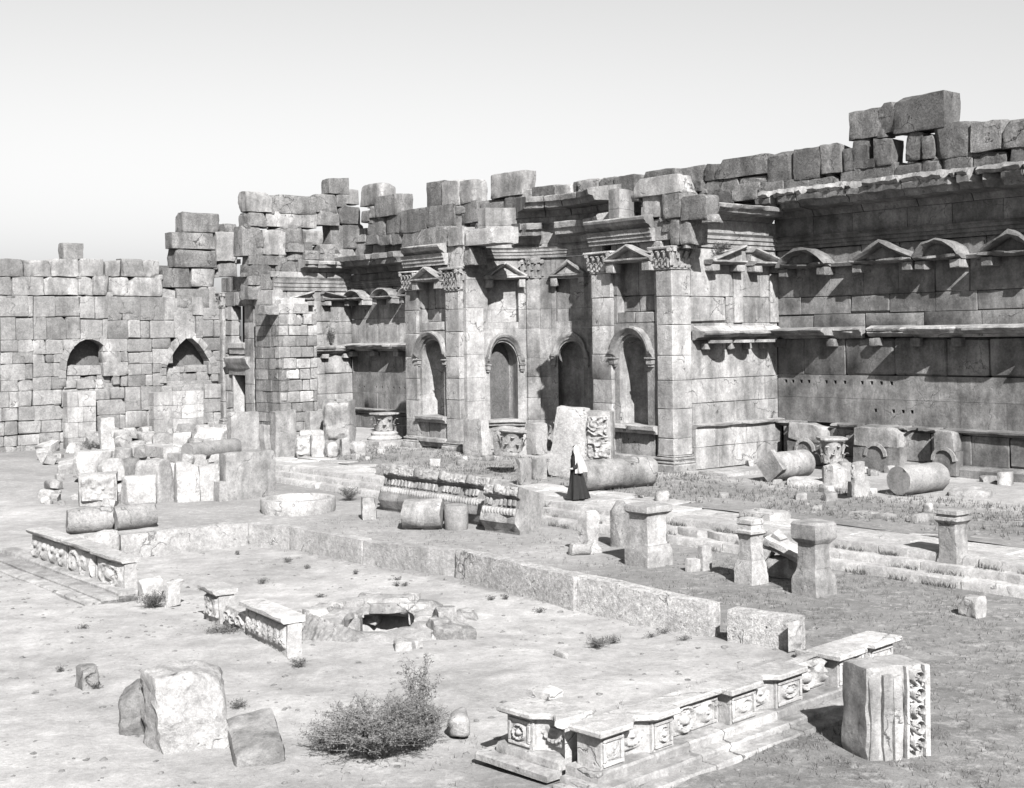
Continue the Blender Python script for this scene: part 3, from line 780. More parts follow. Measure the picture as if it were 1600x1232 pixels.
def arch_panel(parent, x0, x1, z0, z1, cx, r, zsp, zsill, y, th, mat, mp=None, niche=.75, name='niche_panel', point=0.0, nseg=14, ncol=None):
    """A wall panel with a round-headed opening and the hollow behind it."""
    P = lambda x, yy, z: mp(x, yy, z) if mp else (x, yy, z)
    prof = []
    for i in range(nseg + 1):
        a = math.pi - math.pi * i / nseg; prof.append((cx + r * math.cos(a), zsp + r * math.sin(a) * (1 + point * max(0, 1 - abs(math.cos(a)) * 1.4))))
    op = [(cx - r, zsill)] + prof + [(cx + r, zsill)]
    mb = MB(); vs = []; fs = []
    def q(*pts):
        k = len(vs); vs.extend(P(*p) for p in pts); fs.append(tuple(range(k, k + len(pts))))
    for yy, flip in ((y, 0),):
        q((x0, yy, z0), (cx - r, yy, z0), (cx - r, yy, zsill), (x0, yy, zsill)) if zsill > z0 + .01 else None
        if zsill > z0 + .01:
            q((cx - r, yy, z0), (cx + r, yy, z0), (cx + r, yy, zsill), (cx - r, yy, zsill)); q((cx + r, yy, z0), (x1, yy, z0), (x1, yy, zsill), (cx + r, yy, zsill))
        q((x0, yy, zsill), (cx - r, yy, zsill), (cx - r, yy, zsp), (x0, yy, zsp)); q((cx + r, yy, zsill), (x1, yy, zsill), (x1, yy, zsp), (cx + r, yy, zsp))
        q((x0, yy, zsp), (cx - r, yy, zsp), (x0, yy, z1)); q((cx + r, yy, zsp), (x1, yy, zsp), (x1, yy, z1))
        for i in range(nseg):
            (a, b), (c, d) = prof[i], prof[i + 1]
            ta = x0 + (x1 - x0) * i / nseg; tb = x0 + (x1 - x0) * (i + 1) / nseg
            q((a, yy, b), (c, yy, d), (tb, yy, z1), (ta, yy, z1))
    for a, b in zip(op, op[1:]): q((a[0], y, a[1]), (b[0], y, b[1]), (b[0], y + th, b[1]), (a[0], y + th, a[1]))
    q((cx - r, y, zsill), (cx + r, y, zsill), (cx + r, y + th, zsill), (cx - r, y + th, zsill))
    mb.add(vs, fs); pan = mb.build(name, mat, parent, smooth=40)
    # hollow: half cylinder and quarter dome
    mb = MB(); vs = []; fs = []; m = 14
    dep = niche
    rows = [(zsill, 1.0, 0)] + [(zsp, 1.0, 0)] + [(zsp + r * math.sin(t) * 1.0, math.cos(t), 1) for t in [math.pi / 2 * i / 6 for i in range(1, 7)]]
    for z, k, _ in rows:
        for i in range(m + 1):
            a = math.pi * i / m
            ca = math.cos(a); vs.append(P(cx - r * max(k, .001) * math.copysign(abs(ca) ** .6, ca), y + th + dep * max(0, math.sin(a)) ** .6, z))
    for j in range(len(rows) - 1):
        for i in range(m): a = j * (m + 1) + i; fs.append((a, a + 1, a + m + 2, a + m + 1))
    k = len(vs); vs.extend(P(cx - r * math.copysign(abs(math.cos(math.pi * i / m)) ** .6, math.cos(math.pi * i / m)), y + th + dep * max(0, math.sin(math.pi * i / m)) ** .6, zsill) for i in range(m + 1)); fs.append(tuple(range(k, k + m + 1)))
    mb.add(vs, fs); mb.build('niche_hollow', mat, parent, smooth=40)
    return pan
def archivolt(parent, cx, r, zsp, y, mat, wing=.35, mp=None, proj=.3, wd=.3, seed=0, zw=None):
    pts = [(cx - r - wd * .5 - wing, zsp), (cx - r - wd * .5, zsp)] + [(cx + (r + wd * .2) * math.cos(t), zsp + .1 + (r + wd * .2) * math.sin(t)) for t in [math.pi - math.pi * i / 12 for i in range(1, 12)]] + [(cx + r + wd * .5, zsp), (cx + r + wd * .5 + wing, zsp)]
    mb = MB(); f = (lambda X, Y, Z: mp(X, Y + y, Z)) if mp else (lambda X, Y, Z: (X, Y + y, Z))
    psweep(mb, pts, [(-.05, 0), (-.04, proj * .4), (.06, proj * .55), (.1, proj * .8), (.22, proj), (wd, proj * .95), (wd, 0)], mp=f, rag=.012, seed=seed)
    mb.build('archivolt', mat, parent, smooth=30)
    for sx in (-1, 1):
        mb = MB(); c = cx + sx * (r + wd * .5 + wing * .45); h = .42
        for a, b, e in ((0, .25, .12), (.25, .8, .17), (.8, 1, .22)):
            chbox(mb, c - e, c + e, y - proj * .75 * e / .2, y + .02, zsp - h + h * a - .05, zsp - h + h * b - .052, .02, .02, random.Random(seed + sx), mp=mp)
        mb.build('niche_capital', mat, parent)

FA = wall_thing('niche_bay', 'tall sunlit pier and niche bay beside the right exedra', 'wall', FF)
z_ = lambda px, py: FF.zz(px, py)
def bay(T, px, seed, mat, D):
    """px: dict of pixel columns; D: dict of levels. Front bay between two pilasters."""
    xl, xr = D['xl'], D['xr']; rndb = random.Random(seed)
    n0, n1 = D['n0'], D['n1']; cx = (n0 + n1) / 2
    core(T, xl + .1, xr - .1, 1.8, 6.3, ZF - .5, D['top'] - .3)
    # base course and sill
    ashlar(T, xl, xr, [ZF, D['sill'] - .3], th=.6, mat=mat, seed=seed, wr=(2, 3))
    mb = MB(); sweep(mb, LEDGE(ZF + .1, ZF + .55, .3), D['p0'], D['p1'], n=3, rag=.02); mb.build('base_moulding', mat, T)
    mb = MB(); sweep(mb, LEDGE(D['sill'] - .34, D['sill'], .42), D['p0'] + .02, D['p1'] - .02, n=6, rag=.05, seed=seed, chips=.2); mb.build('sill', M['pale'], T)
    arch_panel(T, D['p0'] - .2, D['p1'] + .2, D['sill'] - .3, D['lev'], cx, (n1 - n0) / 2, D['sp'], D['sill'] + .02, 0, .35, mat, niche=.8)
    archivolt(T, cx, (n1 - n0) / 2, D['sp'], 0, mat, wing=.28, proj=.34, wd=.3, seed=seed)
    # upper wall with a sunk panel under the pediment
    a0, a1 = D['p0'] + .25, D['p1'] - .25
    ashlar(T, D['p0'] - .2, a0, [D['lev'], D['um'], D['ab']], mat=mat, seed=seed + 1, th=.9); ashlar(T, a1, D['p1'] + .2, [D['lev'], D['um'], D['ab']], mat=mat, seed=seed + 2, th=.9)
    ashlar(T, a0, a1, [D['lev'], D['lev'] + .5], mat=mat, seed=seed + 3, th=.9); ashlar(T, a0, a1, [D['pb'] + .1, D['ab']], mat=mat, seed=seed + 4, th=.9)
    ashlar(T, a0, a1, [D['lev'] + .5, D['um'], D['pb'] + .1], y=.42, mat=mat, seed=seed + 5, wr=(.8, 1.3))
    pediment(T, (D['p0'] + D['p1']) / 2, (D['p1'] - D['p0']) * 1.0, D['pb'], D['pt'] - D['pb'], .62, 'tri', mat, seed=seed, legs=.42)
    # entablature
    mb = MB(); sweep(mb, ARCH(D['ab'], D['at'], .22), xl - .1, D['ent1'], n=6, rag=.02, seed=seed); mb.build('architrave', mat, T)
    mb = MB(); sweep(mb, CORN(D['at'] + .003, D['top'], .62), xl - .05, D['ent1'] - .1, n=5, rag=.03, seed=seed + 3, chips=.15); mb.build('cornice_block', M['wall'], T)
    ashlar(T, xl, xr, [D['ab'], D['top'] - .15], y=.02, th=1.2, mat=M['wall'], seed=seed + 8)

zR = lambda py: FF.zz(990, py)
DR = dict(xl=XP - .0, xr=0.0, n0=FF.x(968.5, 600), n1=FF.x(1012, 600), p0=FF.x(960, 560), p1=FF.x(1030, 560), sill=zR(664), sp=zR(557), lev=zR(505), um=zR(462), pb=zR(411), pt=zR(384), ab=zR(380), at=zR(360), top=zR(341), ent1=FF.x(1024, 360))
print('DR', {k: round(v, 2) for k, v in DR.items()})
bay(FA, None, 51, M['wall'], DR)
jR = [FF.zz(1055, y) for y in (686, 640, 595, 556, 508, 463)]
pilaster(FA, FF, (FF.x(1031, 560), 0.0, -.18, 1.0), ZF, FF.zz(1058, 713), FF.zz(1055, 421), FF.zz(1055, 384), jR, M['pale'], M['pale'], 3)
pilaster(FA, FF, (XP, FF.x(960, 560), -.18, 1.0), ZF, FF.zz(940, 703), FF.zz(945, 428), FF.zz(945, 394), [FF.zz(945, y) for y in (672, 630, 593, 554, 510, 466)], M['pale'], M['pale'], 5)
stones(FA, FF, [(1045, 341, 1060, 383), (1060, 345, 1078, 382), (1003, 303, 1036, 340), (1034, 297, 1067, 341), (1064, 306, 1104, 344), (991, 277, 1066, 305), (1030, 344, 1046, 362)], y=-.1, mats=[M['old'], M['wall'], M['old']], seed=17, amp=.07)

FB = wall_thing('niche_bay', 'narrow sunlit pier and niche bay left of the half-round recess', 'wall', FF)
zL = lambda py: FF.zz(675, py)
DL = dict(xl=XB, xr=XK, n0=FF.x(660, 600), n1=FF.x(694, 600), p0=FF.x(656, 560), p1=FF.x(700, 560), sill=zL(650), sp=zL(560), lev=zL(518), um=zL(483), pb=zL(441), pt=zL(418), ab=zL(416), at=zL(398), top=zL(384), ent1=FF.x(700, 400))
print('DL', {k: round(v, 2) for k, v in DL.items()})
bay(FB, None, 71, M['wall'], DL)
jL = [FF.zz(712, y) for y in (655, 625, 592, 558, 519, 484)]
pilaster(FB, FF, (FF.x(701, 560), XK, -.18, 1.15), ZF, FF.zz(712, 690), FF.zz(715, 455), FF.zz(715, 418), jL, M['pale'], M['pale'], 8)
pilaster(FB, FF, (XB, FF.x(656, 560), -.18, 1.0), ZF, FF.zz(645, 680), FF.zz(645, 455), FF.zz(645, 424), [FF.zz(645, y) for y in (655, 625, 592, 558, 522, 486)], M['wall'], M['pale'], 9)
stones(FB, FF, [(650, 356, 702, 386), (701, 356, 724, 384), (722, 357, 782, 382), (702, 384, 724, 417), (724, 386, 735, 414)], y=-.1, mats=[M['pale'], M['wall'], M['old']], seed=23, amp=.06)

# ------------------------------------------------------------------ the half-round recess
KY = .62; XA = (XK + XP) / 2; RA = (XP - XK) / 2 - .25; YA = 1.2
print('apse radius', RA)
def apse(x, y, z):       # x = arc length from the left jamb, y = depth behind the curved face
    t = math.pi - x / RA; r = RA + y
    return (XA + r * math.cos(t), YA + KY * r * math.sin(t), z)
AP = wall_thing('half_round_exedra', 'sunlit half-round recess with arched niches between the two piers', 'wall', FF)
AL = math.pi * RA
ax = lambda deg: (math.pi - math.radians(deg)) * RA
def deg_at(px):
    best = None
    for k in range(900, 1780):
        q = FF.at(*apse(ax(k / 10), 0, 0)[:2]); p = F_PX * q.x / q.y + CX
        if best is None or abs(p - px) < best[0]: best = (abs(p - px), k / 10)
    return best[1]
D1, DP, D2 = deg_at(785), deg_at(833), deg_at(892)
print('apse degrees', D1, DP, D2)
def za(py, px=800):
    q = FF.at(*apse(ax(DP), 0, 0)[:2]); d = ray(px, py); return H + d.z * q.y
LA = dict(sill=za(656), spc=za(556) + .72, sp=za(556), lev=za(514), u1=za(484), pb=za(437), pt=za(416), ab=za(404), at=za(388), cb=za(382), ct=za(352), c2=za(312))
print('LA', {k: round(v, 2) for k, v in LA.items()})
DD = D1 - D2; NA = [D1, D2, D2 - DD]; nr = .72; PL = [DP, DP - DD]
for k, (b0_, b1_) in enumerate(((0.0, ax(NA[0]) - 1.62), (ax(NA[2]) + 1.25, AL))):
    if b1_ - b0_ > .1: ashlar(AP, b0_ - .02, b1_, [ZF - .2, 2.0, 3.2, 4.4, 5.6, 6.8, 8.0, LA['pb'], LA['ab']], mp=apse, mat=M['pale'], seed=300 + k)
for i, a in enumerate(NA):
    c = ax(a); kx = 1.36 if i == 0 else 1.08; hwp = 1.25 * (1.30 if i == 0 else 1); x0, x1 = c - hwp, c + hwp; nr = .80 * kx; LA['sp'] = LA['spc'] - nr
    arch_panel(AP, x0, x1, ZF + .95, LA['lev'], c, nr, LA['sp'], LA['sill'] + .02, 0, .5, M['wall'], mp=apse, niche=1.05)
    archivolt(AP, c, nr, LA['sp'], 0, M['wall'], wing=.3, mp=apse, proj=.3, wd=.3, seed=i)
    mb = MB(); sweep(mb, LEDGE(LA['sill'] - .3, LA['sill'], .34), x0 + .1, x1 - .1, n=6, rag=.04, seed=i, mp=apse); mb.build('sill', M['pale'], AP)
    ashlar(AP, x0, x1, [ZF, ZF + .95], mp=apse, mat=M['wall'], seed=i)
    pediment(AP, c, 2.4 * kx, LA['pb'], LA['pt'] - LA['pb'] + .18, .6, 'tri', M['wall'], mp=apse, seed=i, legs=.42)
    ashlar(AP, x0, c - .88 * kx, [LA['lev'], LA['u1'], LA['pb'], LA['ab']], mp=apse, mat=M['wall'], seed=i + 20); ashlar(AP, c + .88 * kx, x1, [LA['lev'], LA['u1'], LA['pb'], LA['ab']], mp=apse, mat=M['wall'], seed=i + 30)
    ashlar(AP, c - .88 * kx, c + .88 * kx, [LA['lev'], LA['lev'] + .35], mp=apse, mat=M['wall'], seed=i + 40); ashlar(AP, c - .88 * kx, c + .88 * kx, [LA['pb'], LA['ab']], mp=apse, mat=M['wall'], seed=i + 50)
    ashlar(AP, c - .88 * kx, c + .88 * kx, [LA['lev'] + .35, LA['u1'], LA['pb']], y=.45, mp=apse, mat=M['wall'], seed=i + 60, wr=(.8, 1.2))
for i, a in enumerate(PL):
    c = ax(a); hw = .44
    g0 = ax(NA[i]) + (1.625 if i == 0 else 1.25); g1 = ax(NA[i + 1]) - (1.625 if i == 2 else 1.25)
    ashlar(AP, g0, g1, [ZF, ZF + .95, LA['sill'], 3.3, 4.4, LA['sp'], LA['lev'], LA['u1'], LA['pb'], LA['ab']], mp=apse, mat=M['wall'], seed=i + 70, wr=(1.0, 1.5))
    zs = [ZF + .4, LA['sill'], 3.3, 4.4, LA['sp'], LA['lev'], LA['u1'], LA['pb'] + .0]
    for p, q in zip(zs, zs[1:]):
        mb = MB(); chbox(mb, c - hw, c + hw, -.16, .0, p + .006, q - .006, .02, .008, mp=apse); mb.build('shaft_stone', M['wall'], AP)
    mb = MB(); chbox(mb, c - hw - .12, c + hw + .12, -.28, .0, ZF, ZF + .4, .05, mp=apse); mb.build('base_moulding', M['wall'], AP)
    st = MB(); z0 = LA['pb']; h = LA['ab'] - z0
    for k in range(4): chbox(st, c - hw - .03 - .02 * k, c + hw + .03 + .02 * k, -.17 - .02 * k - (.1 if k == 3 else 0), 0, z0 + h * k / 4 + .002, z0 + h * (k + 1) / 4, .02, mp=apse)
    t = math.pi - c / RA; rt = (math.sin(t), -math.cos(t), 0); ou = (-math.cos(t), -math.sin(t), 0); b = apse(c, -.2, z0 + .05)
    capital_faces(st, [(b, rt, ou, hw + .06)], h, .4); st.build('capital', M['wall'], AP, smooth=30)
mb = MB(); sweep(mb, ARCH(LA['ab'], LA['at'], .18), -.6, AL, n=36, rag=.01, mp=apse); mb.build('architrave', M['wall'], AP)
ashlar(AP, -.6, AL, [LA['at'], LA['cb']], mp=apse, mat=M['wall'], seed=90)
ashlar(AP, .4, AL, [LA['cb'], LA['ct'], LA['c2'] - .4], mp=apse, mat=M['wall'], seed=91)
for a, b, i in ((ax(150), ax(125), 1), (ax(112), ax(60), 2), (ax(59), ax(25), 3)):
    mb = MB(); sweep(mb, CORN(LA['cb'] - .05, LA['ct'], 1.45), a, b - .05, n=10, rag=.03, seed=i, mp=apse, chips=.05); mb.build('cornice_block', M['wall'], AP)
for a, b, i in ((ax(146), ax(122), 1), (ax(121.5), ax(101), 4), (ax(100.5), ax(76), 2), (ax(75), ax(35), 3)):
    mb = MB(); sweep(mb, CORN(LA['ct'] + .35, LA['c2'], 2.0), a, b - .05, n=9, rag=.03, seed=i, mp=apse); mb.build('upper_cornice_block', M['wall'], AP)
# left jamb of the recess
ashlar(AP, -1.15, 0, [ZF, 2.0, 3.2, 4.4, 5.6, 6.8, 8.0, LA['pb'], LA['ab']], y=0, mp=lambda x, y, z: (XK + .25 - y, YA + .05 + x, z), mat=M['pale'], seed=95)
ashlar(AP, -1.15, 0, [ZF, 2.0, 3.2, 4.4, 5.6, 6.8, 8.0, LA['pb'], LA['ab']], y=0, mp=lambda x, y, z: (XP - .25 + y, YA + .05 + x, z), mat=M['wall'], seed=96)
# ------------------------------------------------------------------ left exedra
z_ = lambda px, py: SL.zz(px, py)
LSW = wall_thing('exedra_side_wall', 'pale short side wall with a broad broken pediment, beside the rubble-built tower', 'wall', SL)
A_ = dict(pod=z_(525, 640), j1=z_(525, 615), j2=z_(525, 584), mb=z_(525, 553), mt=z_(525, 541), u1=z_(525, 522), u2=z_(525, 503), pb=z_(500, 471), ab=z_(490, 455), at=z_(490, 441), cb=z_(490, 428), ct=z_(500, 409))
print('A', {k: round(v, 2) for k, v in A_.items()})
core(LSW, .0, XLC + .3, .45, 1.2, ZF - .5, A_['ct'])
ashlar(LSW, 0, XLC - .004, [ZF, ZF + .9, A_['pod']], y=-.22, th=.5, mat=M['wall'], seed=111)
mb = MB(); sweep(mb, LEDGE(A_['pod'] - .15, A_['pod'] + .05, .42), .2, XLC - .005, n=8, rag=.05, seed=3); mb.build('ledge', M['pale'], LSW)
ashlar(LSW, 0, XLC, [A_['pod'], A_['j1'], A_['j2'], A_['mb']], mat=M['wall'], seed=112)
ashlar(LSW, 0, XLC, [A_['mt'], A_['u1'], A_['u2'], A_['pb'], A_['ab']], mat=M['wall'], seed=113)
mid(LSW, 2.0, XLC - .05, .66, 19, .06, A_['mb'], A_['mt'], .03, M['wall'])
for px in (505, 538):
    x = SL.x(px, 535); mb = MB(); chbox(mb, x - .25, x + .25, -.34, .02, A_['mb'] - .3, A_['mb'] - .003, .03, .02); mb.build('bracket', M['wall'], LSW)
x0, xm, x1 = SL.x(448, 468), SL.x(493, 468), SL.x(546, 468)
pediment(LSW, (x0 + xm) / 2 - .2, xm - x0 - .4, A_['pb'], .62, .6, 'left', M['wall'], seed=41, legs=.3)
pediment(LSW, (xm + x1) / 2 + .2, x1 - xm - .4, A_['pb'], .62, .6, 'right', M['wall'], seed=43, legs=.3)
mb = MB(); sweep(mb, ARCH(A_['ab'], A_['at'] + .25), SL.x(426, 440), XLC - .1, n=8, rag=.012); mb.build('architrave', M['wall'], LSW)
ashlar(LSW, .6, XLC - .1, [A_['at'] + .25, A_['cb'] + .1], y=-.1, mat=M['wall'], seed=114)
mb = MB(); sweep(mb, CORN(A_['cb'] + .1, A_['ct'], 1.05), SL.x(466, 418), XLC - .2, n=12, rag=.05, seed=5, chips=.2); mb.build('cornice_block', M['wall'], LSW)
stones(LSW, SL, [(478, 392, 506, 406), (506, 397, 541, 408), (532, 390, 556, 402), (500, 382, 526, 396)], y=-.2, mats=[M['pale'], M['old']], seed=61, amp=.09, rnd_=.3)

z_ = lambda px, py: BL.zz(px, py)
LBW = wall_thing('exedra_back_wall', 'shaded back wall of the left recess with shadow stripes and beam holes', 'wall', BL)
B_ = dict(pod=z_(595, 640), j1=z_(595, 614), j2=z_(595, 582), mb=z_(595, 549), mt=z_(595, 538), u1=z_(595, 529), u2=z_(595, 498), pb=z_(595, 468), pt=z_(575, 453), ab=z_(595, 449), at=z_(595, 438), cb=z_(595, 426), ct=z_(600, 398))
print('B', {k: round(v, 2) for k, v in B_.items()})
WX = (FF.at(XB, 6.8) - BL.o).dot(BL.X)
core(LBW, -.4, WX, .45, 1.2, ZF - .5, B_['ct'])
ashlar(LBW, .3, WX, [ZF, ZF + .9, B_['pod'] - .12], y=-.3, th=.5, mat=M['grim'], seed=121)
mb = MB(); sweep(mb, LEDGE(B_['pod'] - .16, B_['pod'] + .03, .55), .3, WX, n=14, rag=.05, seed=13, chips=.15); mb.build('ledge', M['wall'], LBW)
h3 = [BL.x(p, 606) for p in (562, 569, 578, 588, 597, 606, 615, 624, 632, 642, 650)]
ashlar(LBW, 0, WX, [B_['pod'], B_['j1']], mat=M['grim'], seed=122)
holed_stones(LBW, BL, B_['j1'], B_['j2'], h3, z_(600, 606), 0, WX, M['grim'], r=.07, seed=5)
ashlar(LBW, 0, WX, [B_['j2'], B_['mb']], mat=M['grim'], seed=123)
ashlar(LBW, 0, WX, [B_['mt'], B_['u2'], B_['pb'] + .05, B_['ab']], mat=M['wall'], seed=124)
mid(LBW, 0, WX, 1.0, 23, .1, B_['mb'], B_['mt'], .05, M['pale'])
for px in (556, 590, 628):
    x = BL.x(px, 535); mb = MB(); chbox(mb, x - .28, x + .28, -.5, .02, B_['mb'] - .34, B_['mb'] - .003, .03, .02); mb.build('bracket', M['wall'], LBW)
for i, (a, b) in enumerate(((552, 582), (596, 628), (638, 668))):
    x0, x1 = BL.x(a, 460), BL.x(b, 460)
    pediment(LBW, (x0 + x1) / 2, x1 - x0, B_['pb'], B_['pt'] - B_['pb'], .95, 'arc', M['wall'], seed=130 + i, legs=.36)
mb = MB(); sweep(mb, ARCH(B_['ab'], B_['at']), 0, WX, n=10, rag=.012); mb.build('architrave', M['grim'], LBW)
ashlar(LBW, 0, WX, [B_['at'], B_['cb']], y=-.1, mat=M['grim'], seed=125)
x = 0
for i, L in enumerate((2.2, 2.5, 2.4, 2.6, 9)):
    if x + .3 > WX: break
    e = min(x + L, WX); mb = MB(); sweep(mb, CORN(B_['cb'], B_['ct'], 1.5), x, e - .05, n=7, rag=.05, seed=60 + i, chips=.1); mb.build('cornice_block', M['grim'], LBW); x = e

# ------------------------------------------------------------------ far-left bay with the doorway
DB = wall_thing('doorway_bay', 'narrow bay with a dark doorway under a moulded lintel, left of the rubble-built tower', 'wall', FF)
z_ = lambda py: FF.zz(375, py)
d0, d1 = FF.x(366, 610), FF.x(391, 610)
core(DB, XE + .3, d0 - .8, 1.4, 3.0, ZF - .5, z_(470)); core(DB, XE + .3, XL, 3.2, 3.8, ZF - .5, z_(380))
ashlar(DB, XE, d0, [ZF, z_(640), z_(612), z_(585), z_(553)], mat=M['wall'], seed=141, wr=(.7, 1.3)); ashlar(DB, d1, XL + .4, [ZF, z_(640), z_(612), z_(585), z_(553)], mat=M['wall'], seed=142, wr=(.7, 1.3))
mb = MB(); chbox(mb, d0 - .05, d0 + .002 + .12, -.1, .7, ZF, z_(587), .02); mb.build('door_jamb', M['pale'], DB)
mb = MB(); sweep(mb, [(0, z_(586)), (.12, z_(586)), (.16, z_(576)), (.45, z_(568)), (.55, z_(560)), (.0, z_(556))], d0 - .45, d1 + .35, n=4, rag=.03); mb.build('door_lintel', M['wall'], DB)
mb = MB(); chbox(mb, d0 - .2, d1 + .2, .0, .7, z_(587), z_(554), .02); mb.build('stone', M['wall'], DB)
mb = MB(); sweep(mb, LEDGE(z_(553), z_(536), .25), FF.x(361, 545), FF.x(386, 545), n=3, rag=.02); mb.build('sill', M['pale'], DB)
ashlar(DB, XE, FF.x(362, 500), [z_(553), z_(525), z_(500), z_(478)], mat=M['wall'], seed=143, wr=(.7, 1.2)); ashlar(DB, FF.x(387, 500), XL + .3, [z_(553), z_(525), z_(500), z_(478)], mat=M['wall'], seed=144, wr=(.7, 1.2))
ashlar(DB, FF.x(362, 500), FF.x(387, 500), [z_(536), z_(500), z_(466)], y=1.2, mat=M['grim'], seed=145)
ashlar(DB, XE, XL, [z_(478), z_(455), z_(432)], mat=M['old'], seed=146, wr=(.7, 1.4))
pilaster(DB, FF, (FF.x(335, 560), FF.x(352, 560), -.16, .6), ZF, z_(655), FF.zz(342, 482), FF.zz(342, 458), [z_(630), z_(600), z_(565), z_(530), z_(505)], M['wall'], M['pale'], 31)
pilaster(DB, FF, (FF.x(386, 560), FF.x(400, 560), -.16, .8), ZF, z_(660), FF.zz(395, 478), FF.zz(395, 455), [z_(630), z_(600), z_(565), z_(530), z_(505)], M['wall'], M['pale'], 33)
mb = MB(); rough(mb, FF.x(398, 465), FF.x(430, 465), -.2, .6, z_(481), z_(457), 4, .05, 3); mb.build('capital_block', M['pale'], DB)

# ------------------------------------------------------------------ the tower of reused small masonry in front of the left exedra
q = Frame(FF.at(XL, 0), ANG_B)
TW = Frame(FF.at(XL + .75, -.2), ANG_S)                 # front left edge; find the near corner at column 437
def near_corner():
    o = FF.at(XL, -.6)
    d = ray(437, 600); k = FF.o.dot(FF.Y)
    # corner on the plane 1.1 m in front of the bay line
    x, z = FF.hit(437, 600, -.9); return FF.at(x, -.9)
TC = near_corner(); TR = Frame(TC, ANG_S); TLf = Frame(TC, ANG_B)
TX = TR.x(497, 580); TLx = TLf.x(399, 580)
print('tower', TX, TLx)
TWR = wall_thing('masonry_tower', 'broken tower of small reused masonry, its right face pale', 'wall', TR)
rws = [690, 675, 660, 645, 630, 612, 594, 577, 560, 542, 525, 508, 491, 474]
zs = [TR.zz(455, y) for y in rws]; zs[0] = ZF - .1
outl = lambda x: TR.zz(497, 486) if x > TX * .72 else (TR.zz(470, 466) if x > .3 else TR.zz(440, 470))
ashlar(TWR, 0, TX, zs, y=0, th=.7, wr=(.45, 1.15), mats=[M['masonry'], M['pale'], M['masonry']], seed=151, gap=.03, ch=.04, pro=.035, jit=.02, skip=lambda x, z: z > outl(x))
mpL = lambda x, y, z: (y, -x, z)       # left face: x runs left from the corner
ashlar(TWR, .02, -TLx, zs, y=0.02, th=.7, wr=(.45, 1.1), mats=[M['masonry'], M['old']], seed=152, gap=.03, pro=.03, mp=lambda x, y, z: (y + .0, x, z))
core(TWR, .25, TX - .1, .3, -TLx - .1, ZF - .3, zs[-2] - .3)
stones(TWR, TR, [(415, 478, 440, 492), (440, 466, 476, 481), (474, 472, 482, 494), (440, 481, 458, 497), (455, 496, 470, 508)], y=.0, mats=[M['pale'], M['masonry']], seed=153, amp=.05, n=3)

# ------------------------------------------------------------------ end wall of the court, with later pointed arches
EWT = wall_thing('end_wall', 'ragged sunlit end wall with two blocked pointed arches, far left', 'wall', EW)
z_ = lambda px, py: EW.zz(px, py)
e_ = lambda r: EW.rect(r)
x2, x1 = EW.x(120, 560), 0.0
XWL = EW.x(-130, 560)
arches = [(EW.x(140, 573), EW.x(176, 573) - EW.x(140, 573), z_(140, 578), z_(140, 530), 0), (EW.x(296, 573), EW.x(331, 573) - EW.x(296, 573), z_(296, 574), z_(296, 527), 1)]
def in_arch(x, z, m=.0):
    for cx, r, zs_, zt, pt in arches:
        if abs(x - cx) < r + m and z < zs_ and z > zs_ - .85: return True
        if z >= zs_:
            u = abs(x - cx) / (r + m); h = (zt - zs_ + m)
            if u < 1 and z - zs_ < h * (1 - u ** 2.0) ** .5: return True
    return False
rnd = random.Random(8)
core(EWT, XWL, .0, 1.25, 2.0, -.5, z_(200, 412))
bands = [(-.3, z_(230, 668), 2), (z_(230, 668), z_(230, 604), 3), (z_(230, 604), z_(230, 529), 4), (z_(230, 529), z_(230, 464), 2)]
for za0, zb0, nb in bands:
    x = XWL
    while x < -.05:
        W = min(rnd.uniform(1.6, 3.4), -.02 - x)
        if -.02 - (x + W) < .8: W = -.02 - x
        k = max(1, nb + rnd.choice((-1, 0, 0, 0, 1)) if nb > 2 else nb)
        cuts_ = [za0] + sorted(za0 + (zb0 - za0) * (i + rnd.uniform(-.16, .16)) / k for i in range(1, k)) + [zb0]
        for c0, c1 in zip(cuts_, cuts_[1:]):
            xx = x
            while xx < x + W - .02:
                L = rnd.uniform(.5, 1.5) * (1.25 if c1 - c0 > .7 else .9); xe = min(xx + L, x + W)
                if x + W - xe < .3: xe = x + W
                p = rnd.uniform(-.05, .04)
                inside = in_arch((xx + xe) / 2, (c0 + c1) / 2, .10)
                if not inside:
                    mb = MB(); q = rnd.random()
                    if q < .22: facet(mb, xx, xe, p, .8, c0, c1, rnd.randint(0, 9999), 5, .02, 1, (.78, .95))
                    else: chbox(mb, xx + .008, xe - .008, p, .8, c0 + .008, c1 - .008 + rnd.uniform(-.03, .01), .03 if q < .7 else .07, .025, rnd)
                    mb.build('stone', rnd.choice([M['masonry'], M['wall'], M['masonry'], M['masonry']]), EWT)
                xx = xe
        x += W
TOPE = [(123, 405, 162, 432), (165, 407, 190, 432), (191, 405, 225, 432), (225, 407, 249, 433), (123, 433, 145, 461), (146, 432, 169, 461), (171, 434, 203, 462), (204, 434, 254, 463),
        (123, 465, 184, 490), (185, 465, 208, 490), (209, 465, 250, 491), (80, 405, 122, 432), (40, 407, 79, 432), (0, 405, 38, 432), (70, 433, 122, 461), (20, 433, 68, 461), (-20, 433, 18, 461), (60, 465, 122, 490), (0, 465, 58, 490), (100, 380, 130, 405), (-40, 405, -2, 432), (-80, 405, -42, 432), (-125, 405, -82, 432), (-70, 433, -22, 461), (-125, 433, -72, 461), (-60, 465, -2, 490), (-125, 465, -62, 490)]
stones(EWT, EW, TOPE, y=.0, dep=(.9, 1.2), mats=[M['masonry'], M['wall'], M['masonry'], M['wall']], seed=161, amp=.035, rnd_=.10, n=4)
